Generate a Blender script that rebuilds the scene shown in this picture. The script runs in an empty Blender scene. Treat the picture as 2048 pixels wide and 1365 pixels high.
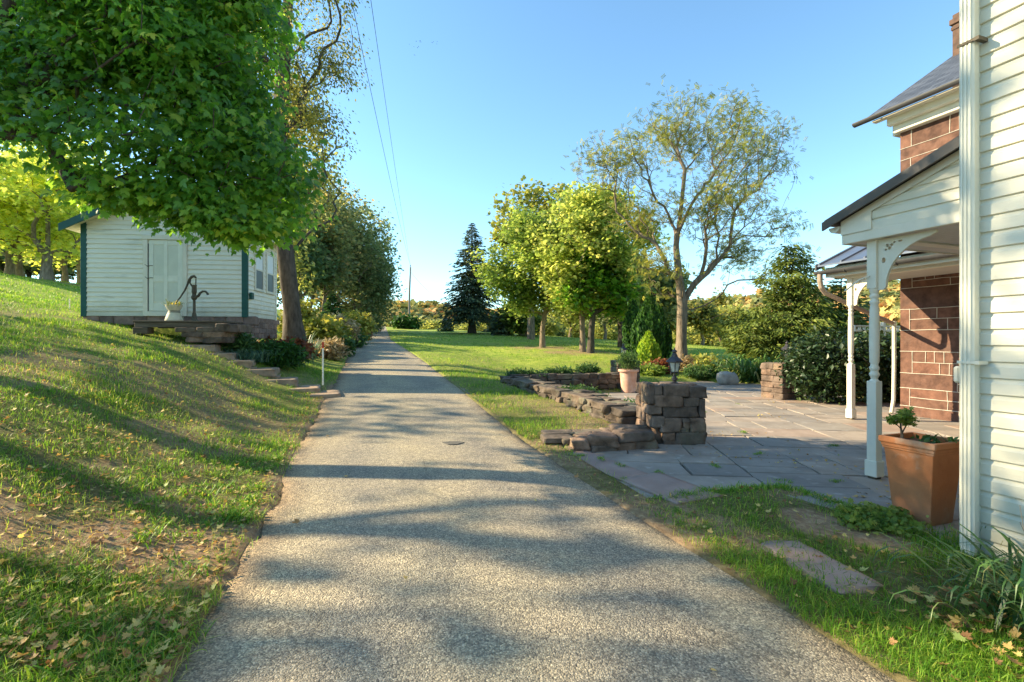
import bpy, bmesh, math, random
import numpy as np
from mathutils import Vector, Matrix
random.seed(7)
rng = np.random.default_rng(7)
R = math.radians
PI = math.pi
C = bpy.data.collections.new("place")
bpy.context.scene.collection.children.link(C)
F = 965.0; CX = 1024.0; CY = 682.5; EYE = 1.45
TH = R(19.1); cT, sT = math.cos(TH), math.sin(TH)

def P(px, py, Y):
    return np.array([(px-CX)/F*Y, Y, EYE+(CY-py)/F*Y])
def H(s, t, z=0.0):
    return np.array([s*cT-t*sT, s*sT+t*cT, z])

# ------------------------------------------------------------------ noise
_perm = np.random.default_rng(3).random((64, 64))
def vnoise(x, y):
    x = np.asarray(x, float); y = np.asarray(y, float)
    xi = np.floor(x).astype(int); yi = np.floor(y).astype(int)
    fx = x-xi; fy = y-yi
    fx = fx*fx*(3-2*fx); fy = fy*fy*(3-2*fy)
    a = _perm[xi % 64, yi % 64]; b = _perm[(xi+1) % 64, yi % 64]
    c = _perm[xi % 64, (yi+1) % 64]; d = _perm[(xi+1) % 64, (yi+1) % 64]
    return (a*(1-fx)+b*fx)*(1-fy)+(c*(1-fx)+d*fx)*fy
def fbm(x, y, o=4):
    s = 0; a = .5; t = 0
    for k in range(o):
        s = s+a*vnoise(x*2**k+17*k, y*2**k+5*k); t += a; a *= .5
    return s/t

# ------------------------------------------------------------------ materials
def newmat(name):
    m = bpy.data.materials.new(name); m.use_nodes = True
    nt = m.node_tree; nt.nodes.clear()
    return m, nt, nt.nodes, nt.links
def nd(nodes, typ, **kw):
    n = nodes.new(typ)
    for k, v in kw.items():
        if k in n.inputs: n.inputs[k].default_value = v
        else: setattr(n, k, v)
    return n
def ramp(nodes, stops):
    r = nodes.new('ShaderNodeValToRGB')
    el = r.color_ramp.elements
    while len(el) < len(stops): el.new(.5)
    for e, (p, c) in zip(el, stops):
        e.position = p; e.color = (*c[:3], 1)
    return r
def noise_node(nodes, links, scale, detail=4, rough=.55, vec=None, dist=0):
    n = nd(nodes, 'ShaderNodeTexNoise', Scale=scale, Detail=detail, Roughness=rough, Distortion=dist)
    if vec is not None: links.new(vec, n.inputs['Vector'])
    return n
def mix(nodes, links, fac, a, b, mode='MIX'):
    m = nodes.new('ShaderNodeMix'); m.data_type = 'RGBA'; m.blend_type = mode
    for sock, v in ((m.inputs[0], fac), (m.inputs[6], a), (m.inputs[7], b)):
        if hasattr(v, 'links'): links.new(v, sock)
        elif isinstance(v, (int, float)): sock.default_value = v
        else: sock.default_value = (*v[:3], 1)
    return m.outputs[2]

def surf(name, c1, c2, scale=4, rough=.7, bump=.2, bscale=40, stretch=(1,1,1), c3=None, s3=1.2, attr=None, spec=.3, metal=0, bdist=.01, f3=(.55,.75), grime=None):
    m, nt, N, L = newmat(name)
    tc = nd(N, 'ShaderNodeTexCoord'); mp = nd(N, 'ShaderNodeMapping'); mp.inputs['Scale'].default_value = stretch
    L.new(tc.outputs['Object'], mp.inputs[0]); v = mp.outputs[0]
    n1 = noise_node(N, L, scale, 6, .6, v)
    r = ramp(N, [(.3, c1), (.7, c2)]); L.new(n1.outputs[0], r.inputs[0])
    col = r.outputs[0]
    if c3:
        n3 = noise_node(N, L, s3, 5, .6, v)
        r3 = ramp(N, [(f3[0], (0,0,0)), (f3[1], (1,1,1))]); L.new(n3.outputs[0], r3.inputs[0])
        col = mix(N, L, r3.outputs[0], col, c3)
    if attr:
        at = nd(N, 'ShaderNodeAttribute'); at.attribute_name = 'rnd'
        ra = ramp(N, attr); L.new(at.outputs['Fac'], ra.inputs[0])
        col = mix(N, L, 1.0, col, ra.outputs[0], 'MULTIPLY')
    if grime:
        sx = nd(N, 'ShaderNodeSeparateXYZ'); L.new(tc.outputs['Object'], sx.inputs[0])
        ng = noise_node(N, L, 2.5, 5, .65, tc.outputs['Object'])
        ad = nd(N, 'ShaderNodeMath'); ad.operation = 'MULTIPLY_ADD'; L.new(ng.outputs[0], ad.inputs[0]); ad.inputs[1].default_value = -1.3*grime[0]; L.new(sx.outputs[2], ad.inputs[2])
        mr_ = nd(N, 'ShaderNodeMapRange'); L.new(ad.outputs[0], mr_.inputs[0]); mr_.inputs[1].default_value = -.7*grime[0]; mr_.inputs[2].default_value = grime[0]*.35; mr_.inputs[3].default_value = .75; mr_.inputs[4].default_value = 0
        col = mix(N, L, mr_.outputs[0], col, grime[1])
    b = nd(N, 'ShaderNodeBsdfPrincipled', Roughness=rough, Metallic=metal)
    b.inputs['Specular IOR Level'].default_value = spec
    L.new(col, b.inputs['Base Color'])
    if bump:
        n2 = noise_node(N, L, bscale, 5, .6, v)
        bp = nd(N, 'ShaderNodeBump', Strength=bump, Distance=bdist)
        L.new(n2.outputs[0], bp.inputs['Height']); L.new(bp.outputs[0], b.inputs['Normal'])
    o = nd(N, 'ShaderNodeOutputMaterial'); L.new(b.outputs[0], o.inputs[0])
    return m

def leafmat(name, stops, trans=.4, tmul=1.4, rough=.5, vary=.6, objvar=0.0, spec=.3):
    m, nt, N, L = newmat(name)
    at = nd(N, 'ShaderNodeAttribute'); at.attribute_name = 'rnd'
    r = ramp(N, stops); L.new(at.outputs['Fac'], r.inputs[0])
    tc = nd(N, 'ShaderNodeTexCoord')
    n = noise_node(N, L, vary, 3, .5, tc.outputs['Object'])
    rr = ramp(N, [(.3, (.68,.72,.66)), (.7, (1.25,1.2,1.1))]); L.new(n.outputs[0], rr.inputs[0])
    col = mix(N, L, 1.0, r.outputs[0], rr.outputs[0], 'MULTIPLY')
    if objvar:
        oi = nd(N, 'ShaderNodeObjectInfo')
        ro = ramp(N, [(0, (1-objvar, 1, 1)), (.5, (1,1,1)), (1, (1+objvar, 1, 1-.5*objvar))]); L.new(oi.outputs['Random'], ro.inputs[0])
        col = mix(N, L, 1.0, col, ro.outputs[0], 'MULTIPLY')
    b = nd(N, 'ShaderNodeBsdfPrincipled', Roughness=rough); b.inputs['Specular IOR Level'].default_value = spec
    L.new(col, b.inputs['Base Color'])
    t = nd(N, 'ShaderNodeBsdfTranslucent')
    tcx = mix(N, L, 1.0, col, (tmul*1.1, tmul, tmul*.75), 'MULTIPLY'); L.new(tcx, t.inputs[0])
    ms = nd(N, 'ShaderNodeMixShader'); ms.inputs[0].default_value = trans
    L.new(b.outputs[0], ms.inputs[1]); L.new(t.outputs[0], ms.inputs[2])
    o = nd(N, 'ShaderNodeOutputMaterial'); L.new(ms.outputs[0], o.inputs[0])
    return m

MT = {}
MT['bark'] = surf('bark_grey_brown', (.10,.075,.05), (.30,.235,.17), 9, .9, 1.0, 22, (1,1,.25), bdist=.03)
MT['bark_pale'] = surf('bark_pale', (.22,.17,.12), (.48,.38,.28), 9, .9, 1.0, 22, (1,1,.22), bdist=.03)
MT['bark_dark'] = surf('bark_dark', (.035,.028,.022), (.12,.10,.08), 9, .9, .8, 20, (1,1,.3), bdist=.02)
MT['maple'] = leafmat('maple_leaf', [(0,(.035,.11,.015)), (.45,(.09,.23,.025)), (.8,(.20,.36,.04)), (1,(.46,.50,.08))], .52, 2.2, .38, .5, spec=.5)
MT['yellow'] = leafmat('yellow_green_leaf', [(0,(.14,.18,.045)), (.5,(.29,.33,.09)), (1,(.54,.50,.18))], .5, 1.7, .5, .5)
MT['olive'] = leafmat('olive_leaf', [(0,(.10,.12,.035)), (.5,(.22,.24,.06)), (1,(.44,.38,.12))], .5, 1.5, .5, .5)
MT['bright'] = leafmat('bright_green_leaf', [(0,(.07,.13,.03)), (.5,(.18,.28,.06)), (1,(.38,.43,.13))], .52, 1.8, .45, .4)
MT['brightyel'] = leafmat('lime_leaf', [(0,(.12,.19,.045)), (.5,(.26,.34,.09)), (1,(.50,.50,.18))], .58, 2.0, .45, .4)
MT['walnut'] = leafmat('walnut_leaf', [(0,(.10,.14,.035)), (.5,(.24,.28,.06)), (1,(.5,.44,.11))], .45, 1.6, .5, .6)
MT['dark'] = leafmat('dark_leaf', [(0,(.015,.035,.015)), (.6,(.04,.085,.03)), (1,(.12,.16,.05))], .25, 1.2, .4, .7, spec=.5)
MT['wood'] = leafmat('woodland_leaf', [(0,(.07,.10,.035)), (.5,(.17,.20,.06)), (.8,(.34,.31,.09)), (1,(.50,.32,.12))], .42, 1.3, .55, .25, objvar=.2)
MT['grove'] = leafmat('sunlit_grove_leaf', [(0,(.20,.28,.05)), (.5,(.40,.48,.10)), (1,(.70,.66,.20))], .62, 2.2, .5, .4)
MT['rowleaf'] = leafmat('roadside_leaf', [(0,(.10,.15,.08)), (.55,(.22,.29,.14)), (.85,(.42,.41,.20)), (1,(.62,.46,.25))], .52, 1.3, .5, .3, objvar=.15)
MT['spruce'] = leafmat('spruce_needle', [(0,(.03,.06,.04)), (.6,(.08,.13,.07)), (1,(.22,.24,.10))], .2, 1.2, .6, .4)
MT['hemlock'] = leafmat('hemlock_needle', [(0,(.05,.085,.02)), (.6,(.15,.21,.04)), (1,(.36,.38,.08))], .3, 1.3, .6, .6)
MT['arbor'] = leafmat('arborvitae_leaf', [(0,(.015,.05,.015)), (.6,(.035,.11,.02)), (1,(.10,.22,.03))], .25, 1.3, .6, 1.0)
MT['lime'] = leafmat('lime_shrub_leaf', [(0,(.14,.25,.02)), (.6,(.34,.52,.04)), (1,(.60,.66,.10))], .35, 1.3, .5, 2.0)
MT['shrub'] = leafmat('shrub_leaf', [(0,(.12,.16,.03)), (.5,(.30,.33,.06)), (1,(.58,.48,.14))], .4, 1.4, .5, 1.5)
MT['tan'] = leafmat('dry_grass_plume', [(0,(.20,.14,.08)), (.5,(.42,.32,.19)), (1,(.66,.54,.36))], .35, 1.2, .7, 2)
MT['red'] = leafmat('red_leaf', [(0,(.10,.03,.02)), (.6,(.26,.09,.05)), (1,(.42,.20,.08))], .35, 1.2, .6, 2)
MT['strap'] = leafmat('strap_leaf', [(0,(.03,.08,.03)), (.5,(.07,.17,.05)), (.85,(.14,.27,.07)), (1,(.45,.40,.16))], .35, 1.4, .4, 2, spec=.5)
MT['bluestrap'] = leafmat('blue_green_strap', [(0,(.04,.10,.07)), (.6,(.10,.20,.14)), (1,(.25,.34,.2))], .3, 1.3, .4, 2, spec=.5)
MT['herb'] = leafmat('herb_leaf', [(0,(.03,.08,.03)), (.6,(.08,.17,.05)), (1,(.2,.3,.1))], .35, 1.3, .5, 3)
MT['grass'] = leafmat('turf_blade', [(0,(.06,.16,.015)), (.4,(.13,.30,.025)), (.68,(.28,.44,.05)), (.84,(.50,.50,.12)), (1,(.60,.46,.26))], .45, 1.5, .5, .5)
MT['litter'] = leafmat('litter_leaf', [(0,(.20,.10,.05)), (.35,(.42,.24,.10)), (.7,(.62,.44,.16)), (.92,(.66,.58,.22)), (1,(.30,.42,.12))], .3, 1.2, .6, 3)
MT['hillwood'] = leafmat('hill_wood', [(0,(.13,.16,.06)), (.35,(.27,.28,.10)), (.65,(.48,.40,.14)), (.85,(.60,.34,.13)), (1,(.62,.24,.10))], .25, 1.1, .8, .02)
MT['white'] = surf('white_paint', (.66,.63,.51), (.76,.72,.60), 3, .55, .15, 60, c3=(.55,.56,.5), s3=2.5, f3=(.62,.85))
MT['shedpaint'] = surf('weathered_white_paint', (.72,.70,.58), (.83,.81,.69), 5, .6, .35, 30, (.25,1,1.5), c3=(.42,.42,.33), s3=5, f3=(.56,.8), grime=(.5,(.34,.33,.24)))
MT['vinyl'] = surf('vinyl_siding_white', (.66,.63,.50), (.74,.70,.57), 2, .45, .15, 35, (1,.3,1), c3=(.48,.48,.37), s3=2.2, f3=(.55,.85), grime=(.8,(.36,.34,.24)))
MT['metalwhite'] = surf('white_metal_gutter', (.62,.61,.50), (.70,.68,.56), 3, .4, .05, 30, c3=(.5,.54,.5), s3=3, f3=(.6,.85), spec=.5)
MT['green'] = surf('dark_green_paint', (.012,.07,.06), (.02,.10,.085), 4, .5, .15, 40)
MT['roofmetal'] = surf('brown_metal_roof', (.06,.05,.042), (.11,.09,.075), 2, .45, .1, 10, spec=.5)
MT['roofblue'] = surf('blue_grey_standing_seam', (.10,.12,.17), (.15,.18,.24), 2, .3, .05, 10, spec=.7, metal=.3)
MT['gutterdark'] = surf('brown_gutter', (.045,.045,.048), (.08,.08,.082), 3, .4, .05, 20, spec=.4)
MT['brown'] = surf('tan_downspout', (.30,.23,.17), (.38,.30,.23), 3, .45, .05, 20)
MT['soffit'] = surf('grey_beadboard', (.52,.51,.48), (.60,.59,.56), 3, .6, .05, 20)
MT['mortar'] = surf('white_mortar', (.46,.43,.36), (.64,.60,.52), 12, .9, .3, 60)
MT['brownstone'] = surf('red_brown_ashlar', (.075,.038,.028), (.20,.105,.075), 6, .85, .5, 24, c3=(.13,.085,.07), s3=1.6, attr=[(0,(.7,.7,.72)), (.5,(1,1,1)), (1,(1.25,1.15,1.1))], bdist=.015)
MT['chimbrick'] = surf('orange_brick', (.07,.045,.035), (.15,.09,.065), 8, .9, .4, 40)
MT['stone'] = surf('field_stone', (.075,.056,.042), (.28,.205,.155), 5, .9, .9, 22, c3=(.15,.16,.10), s3=2.0, attr=[(0,(.62,.60,.60)), (.4,(.9,.9,.92)), (.7,(1.15,1.05,1)), (1,(1.3,1.12,1.0))], bdist=.02, f3=(.55,.8))
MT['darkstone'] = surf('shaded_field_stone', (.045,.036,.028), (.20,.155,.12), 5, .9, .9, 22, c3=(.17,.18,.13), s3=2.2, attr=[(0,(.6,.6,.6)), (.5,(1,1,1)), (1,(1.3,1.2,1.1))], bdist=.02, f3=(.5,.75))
MT['stepstone'] = surf('step_stone', (.24,.17,.12), (.42,.31,.22), 5, .9, .6, 30, attr=[(0,(.8,.8,.8)), (1,(1.15,1.1,1.05))])
MT['flag'] = surf('flagstone', (.23,.20,.17), (.36,.32,.275), 2.2, .75, .35, 18, c3=(.52,.49,.44), s3=5, attr=[(0,(.80,.80,.82)), (.35,(.95,.95,.95)), (.75,(1.12,1.04,.98)), (1,(1.08,.88,.80))], f3=(.6,.8))
MT['slab'] = surf('red_slab', (.27,.185,.155), (.38,.27,.225), 3, .8, .4, 25)
MT['boulder'] = surf('boulder', (.26,.24,.21), (.46,.43,.38), 4, .9, .6, 20)
MT['foundation'] = surf('foundation_stone', (.17,.115,.095), (.30,.22,.19), 6, .9, .6, 25, attr=[(0,(.7,.7,.7)), (1,(1.2,1.15,1.1))])
MT['terracotta'] = surf('terracotta', (.42,.14,.05), (.58,.23,.09), 3, .75, .25, 30, c3=(.56,.42,.30), s3=3.2, f3=(.56,.74), grime=(.35,(.30,.17,.10)))
MT['terracotta_pale'] = surf('pale_terracotta', (.52,.27,.18), (.66,.42,.32), 5, .8, .25, 30, c3=(.70,.56,.48), s3=4)
MT['soil'] = surf('soil', (.05,.033,.022), (.12,.08,.055), 30, .95, .8, 60)
MT['mulch'] = surf('mulch', (.05,.04,.03), (.12,.09,.06), 30, .95, .8, 60)
MT['iron'] = surf('rusty_iron', (.06,.05,.035), (.14,.115,.08), 14, .6, .4, 40, metal=.3)
MT['black'] = surf('black_metal', (.045,.04,.042), (.09,.08,.082), 8, .45, .2, 40, metal=.4, spec=.5)
MT['woodold'] = surf('old_timber', (.07,.05,.035), (.18,.14,.10), 6, .9, .6, 20, (.3,2,2))
MT['polewood'] = surf('pole_wood', (.20,.17,.13), (.34,.29,.24), 6, .9, .4, 20, (2,2,.2))
MT['cable'] = surf('cable', (.03,.03,.035), (.05,.05,.055), 4, .6, 0)
MT['stake'] = surf('stake_white', (.72,.70,.62), (.80,.78,.70), 6, .6, .1, 30)
MT['redrefl'] = surf('red_reflector', (.45,.03,.02), (.55,.05,.03), 6, .35, 0)
MT['cream'] = surf('cream_enamel', (.55,.50,.36), (.70,.65,.50), 8, .6, .2, 30)
MT['screen'] = surf('dark_window', (.05,.06,.075), (.08,.09,.11), 3, .3, 0, spec=.5)
MT['blind'] = surf('white_blind', (.72,.74,.76), (.8,.82,.84), 3, .4, 0, spec=.5)
MT['bird'] = surf('bird_plumage', (.03,.03,.03), (.06,.06,.06), 3, .7, 0)
MT['shedroof'] = surf('grey_shingle', (.07,.07,.075), (.14,.14,.15), 6, .9, .5, 30)

# glass
m, nt, N, L = newmat('lantern_glass')
g = nd(N, 'ShaderNodeBsdfGlass', Roughness=.08, IOR=1.15); g.inputs[0].default_value = (.93,.95,.9,1)
d = nd(N, 'ShaderNodeBsdfDiffuse'); d.inputs[0].default_value = (.75,.78,.66,1)
t = nd(N, 'ShaderNodeBsdfTransparent'); t.inputs[0].default_value = (.85,.9,.85,1)
a = nd(N, 'ShaderNodeMixShader'); a.inputs[0].default_value = .72; L.new(t.outputs[0], a.inputs[1]); L.new(d.outputs[0], a.inputs[2])
gl = nd(N, 'ShaderNodeBsdfGlossy', Roughness=.08)
a2 = nd(N, 'ShaderNodeMixShader'); a2.inputs[0].default_value = .18; L.new(a.outputs[0], a2.inputs[1]); L.new(gl.outputs[0], a2.inputs[2])
o = nd(N, 'ShaderNodeOutputMaterial'); L.new(a2.outputs[0], o.inputs[0]); N.remove(g)
MT['glass'] = m

# slate roof: courses of shingles
m, nt, N, L = newmat('slate_shingle')
tc = nd(N, 'ShaderNodeTexCoord')
br = nd(N, 'ShaderNodeTexBrick', Scale=1.0); br.offset = .5
br.inputs['Brick Width'].default_value = .28; br.inputs['Row Height'].default_value = .13; br.inputs['Mortar Size'].default_value = .012
br.inputs['Color1'].default_value = (.05,.06,.08,1); br.inputs['Color2'].default_value = (.10,.115,.145,1); br.inputs['Mortar'].default_value = (.018,.02,.026,1)
mp = nd(N, 'ShaderNodeMapping'); mp.inputs['Rotation'].default_value = (0,0,R(90)); L.new(tc.outputs['Object'], mp.inputs[0]); L.new(mp.outputs[0], br.inputs[0])
b = nd(N, 'ShaderNodeBsdfPrincipled', Roughness=.6); L.new(br.outputs[0], b.inputs[0])
bp = nd(N, 'ShaderNodeBump', Strength=.5, Distance=.01); L.new(br.outputs[1], bp.inputs['Height']); bp.invert = True; L.new(bp.outputs[0], b.inputs['Normal'])
o = nd(N, 'ShaderNodeOutputMaterial'); L.new(b.outputs[0], o.inputs[0]); MT['slate'] = m

# asphalt with exposed pale aggregate
m, nt, N, L = newmat('chip_asphalt')
tc = nd(N, 'ShaderNodeTexCoord'); v = tc.outputs['Object']
vo = nd(N, 'ShaderNodeTexVoronoi', Scale=118.0); L.new(v, vo.inputs[0])
sep = nd(N, 'ShaderNodeSeparateColor'); L.new(vo.outputs['Color'], sep.inputs[0])
r1 = ramp(N, [(0,(.20,.18,.145)), (.3,(.31,.275,.21)), (.6,(.42,.37,.28)), (.85,(.53,.465,.345)), (1,(.72,.63,.47))]); L.new(sep.outputs[0], r1.inputs[0])
rd = ramp(N, [(0,(1,1,1)), (.45,(.92,.92,.92)), (.8,(.6,.6,.6))]); L.new(vo.outputs['Distance'], rd.inputs[0])
c = mix(N, L, .8, r1.outputs[0], rd.outputs[0], 'MULTIPLY')
# far from the eye the chips average out
n1 = noise_node(N, L, .9, 5, .6, v); rb = ramp(N, [(.3,(.74,.75,.80)), (.5,(1,.98,.95)), (.7,(1.2,1.15,1.03))]); L.new(n1.outputs[0], rb.inputs[0])
c = mix(N, L, 1.0, c, rb.outputs[0], 'MULTIPLY')
n2 = noise_node(N, L, 14, 4, .7, v); rb2 = ramp(N, [(.35,(.80,.80,.82)), (.65,(1.18,1.16,1.1))]); L.new(n2.outputs[0], rb2.inputs[0])
c = mix(N, L, .8, c, rb2.outputs[0], 'MULTIPLY')
# wheel tracks polished darker, from the across attribute
at = nd(N, 'ShaderNodeAttribute'); at.attribute_name = 'across'
rt = ramp(N, [(0,(.62,.48,.40)), (.035,(.80,.70,.62)), (.10,(1.04,1.0,.95)), (.24,(.90,.90,.93)), (.34,(1,1,1)), (.5,(1.06,1.04,1.0)), (.66,(.94,.94,.96)), (.76,(.88,.88,.92)), (.9,(1.02,1,.97)), (.97,(.82,.75,.68)), (1,(.6,.48,.4))]); L.new(at.outputs['Fac'], rt.inputs[0])
c = mix(N, L, .9, c, rt.outputs[0], 'MULTIPLY')
# hairline cracks
mpc = nd(N, 'ShaderNodeMapping'); mpc.inputs['Scale'].default_value = (1,.45,1); mpc.inputs['Rotation'].default_value = (0,0,R(-19)); L.new(v, mpc.inputs[0])
nw = noise_node(N, L, 2.2, 4, .6, mpc.outputs[0])
vm = nd(N, 'ShaderNodeVectorMath'); vm.operation = 'MULTIPLY_ADD'; L.new(nw.outputs[1], vm.inputs[0]); vm.inputs[1].default_value = (.5,.5,.5); L.new(mpc.outputs[0], vm.inputs[2])
vc = nd(N, 'ShaderNodeTexVoronoi', Scale=.75); vc.feature = 'DISTANCE_TO_EDGE'; L.new(vm.outputs[0], vc.inputs[0])
rc = ramp(N, [(0,(1,1,1)), (.007,(0,0,0))]); L.new(vc.outputs[0], rc.inputs[0])
nm = noise_node(N, L, .5, 2, .5, v); rm = ramp(N, [(.44,(0,0,0)), (.54,(1,1,1))]); L.new(nm.outputs[0], rm.inputs[0])
mm = nd(N, 'ShaderNodeMath'); mm.operation = 'MULTIPLY'; L.new(rc.outputs[0], mm.inputs[0]); L.new(rm.outputs[0], mm.inputs[1])
mm2 = nd(N, 'ShaderNodeMath'); mm2.operation = 'MULTIPLY'; L.new(mm.outputs[0], mm2.inputs[0]); mm2.inputs[1].default_value = .38
c = mix(N, L, mm2.outputs[0], c, (.035,.033,.03))
b = nd(N, 'ShaderNodeBsdfPrincipled', Roughness=.85); b.inputs['Specular IOR Level'].default_value = .25; L.new(c, b.inputs[0])
bp = nd(N, 'ShaderNodeBump', Strength=.7, Distance=.008); L.new(vo.outputs['Distance'], bp.inputs['Height']); bp.invert = True; L.new(bp.outputs[0], b.inputs['Normal'])
o = nd(N, 'ShaderNodeOutputMaterial'); L.new(b.outputs[0], o.inputs[0]); MT['asphalt'] = m

# lawn ground: green, thatch and red bare soil by the 'dirt' attribute
m, nt, N, L = newmat('lawn_ground')
tc = nd(N, 'ShaderNodeTexCoord'); v = tc.outputs['Object']
n1 = noise_node(N, L, .35, 6, .6, v); n2 = noise_node(N, L, 18, 6, .7, v); n3 = noise_node(N, L, 3, 5, .65, v)
rg = ramp(N, [(.3,(.17,.26,.04)), (.5,(.28,.37,.06)), (.7,(.42,.46,.10))]); L.new(n3.outputs[0], rg.inputs[0])
rv = ramp(N, [(.3,(.75,.8,.75)), (.7,(1.25,1.15,1.05))]); L.new(n1.outputs[0], rv.inputs[0])
c = mix(N, L, 1.0, rg.outputs[0], rv.outputs[0], 'MULTIPLY')
rf = ramp(N, [(.35,(.6,.6,.6)), (.65,(1.3,1.3,1.3))]); L.new(n2.outputs[0], rf.inputs[0])
c = mix(N, L, .8, c, rf.outputs[0], 'MULTIPLY')
rs = ramp(N, [(.3,(.20,.12,.075)), (.5,(.30,.20,.12)), (.7,(.42,.32,.19))]); L.new(n2.outputs[0], rs.inputs[0])
at = nd(N, 'ShaderNodeAttribute'); at.attribute_name = 'dirt'
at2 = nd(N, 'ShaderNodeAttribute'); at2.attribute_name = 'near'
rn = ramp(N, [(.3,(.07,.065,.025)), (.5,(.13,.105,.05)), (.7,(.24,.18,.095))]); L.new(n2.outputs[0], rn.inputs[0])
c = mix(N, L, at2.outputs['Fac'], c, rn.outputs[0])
c = mix(N, L, at.outputs['Fac'], c, rs.outputs[0])
b = nd(N, 'ShaderNodeBsdfPrincipled', Roughness=.95); b.inputs['Specular IOR Level'].default_value = .1; L.new(c, b.inputs[0])
bp = nd(N, 'ShaderNodeBump', Strength=.8, Distance=.03); L.new(n2.outputs[0], bp.inputs['Height']); L.new(bp.outputs[0], b.inputs['Normal'])
o = nd(N, 'ShaderNodeOutputMaterial'); L.new(b.outputs[0], o.inputs[0]); MT['lawn'] = m

# far hill: autumn woods with open fields
m, nt, N, L = newmat('hill_surface')
tc = nd(N, 'ShaderNodeTexCoord'); v = tc.outputs['Object']
n1 = noise_node(N, L, .012, 4, .6, v); n2 = noise_node(N, L, .16, 5, .7, v)
rw = ramp(N, [(.3,(.12,.15,.05)), (.5,(.30,.30,.10)), (.65,(.42,.32,.12)), (.8,(.45,.2,.1))]); L.new(n2.outputs[0], rw.inputs[0])
rfm = ramp(N, [(.52,(0,0,0)), (.56,(1,1,1))]); L.new(n1.outputs[0], rfm.inputs[0])
c = mix(N, L, rfm.outputs[0], rw.outputs[0], (.55,.50,.16))
b = nd(N, 'ShaderNodeBsdfPrincipled', Roughness=.95); b.inputs['Specular IOR Level'].default_value = .1; L.new(c, b.inputs[0])
o = nd(N, 'ShaderNodeOutputMaterial'); L.new(b.outputs[0], o.inputs[0]); MT['hill'] = m

# ------------------------------------------------------------------ mesh helpers
def link(o, parent=None):
    C.objects.link(o)
    if parent is not None: o.parent = parent
    return o
def tag(o, label=None, cat=None, group=None, kind=None):
    if label: o['label'] = label
    if cat: o['category'] = cat
    if group: o['group'] = group
    if kind: o['kind'] = kind
    return o
def thing(name, label, cat, loc=(0,0,0), rz=0, group=None):
    o = bpy.data.objects.new(name, None); o.empty_display_size = .3
    C.objects.link(o); o.location = tuple(float(a) for a in loc); o.rotation_euler = (0,0,rz)
    return tag(o, label, cat, group)
def mesh_np(name, V, Fa, mats, parent=None, smooth=False, attrs=None, midx=None):
    V = np.asarray(V, np.float32).reshape(-1, 3); Fa = np.asarray(Fa, np.int32)
    k = Fa.shape[1]; me = bpy.data.meshes.new(name)
    me.vertices.add(len(V)); me.vertices.foreach_set('co', V.ravel())
    me.loops.add(Fa.size); me.loops.foreach_set('vertex_index', Fa.ravel())
    me.polygons.add(len(Fa)); me.polygons.foreach_set('loop_start', np.arange(len(Fa), dtype=np.int32)*k)
    me.polygons.foreach_set('loop_total', np.full(len(Fa), k, np.int32))
    if not isinstance(mats, (list, tuple)): mats = [mats]
    for mm_ in mats: me.materials.append(mm_)
    if midx is not None: me.polygons.foreach_set('material_index', np.asarray(midx, np.int32))
    me.update(calc_edges=True)
    me.polygons.foreach_set('use_smooth', np.full(len(Fa), smooth))
    for kk, a in (attrs or {}).items():
        at = me.attributes.new(kk, 'FLOAT', 'POINT'); at.data.foreach_set('value', np.asarray(a, np.float32))
    me.validate(); me.update()
    return link(bpy.data.objects.new(name, me), parent)

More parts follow.
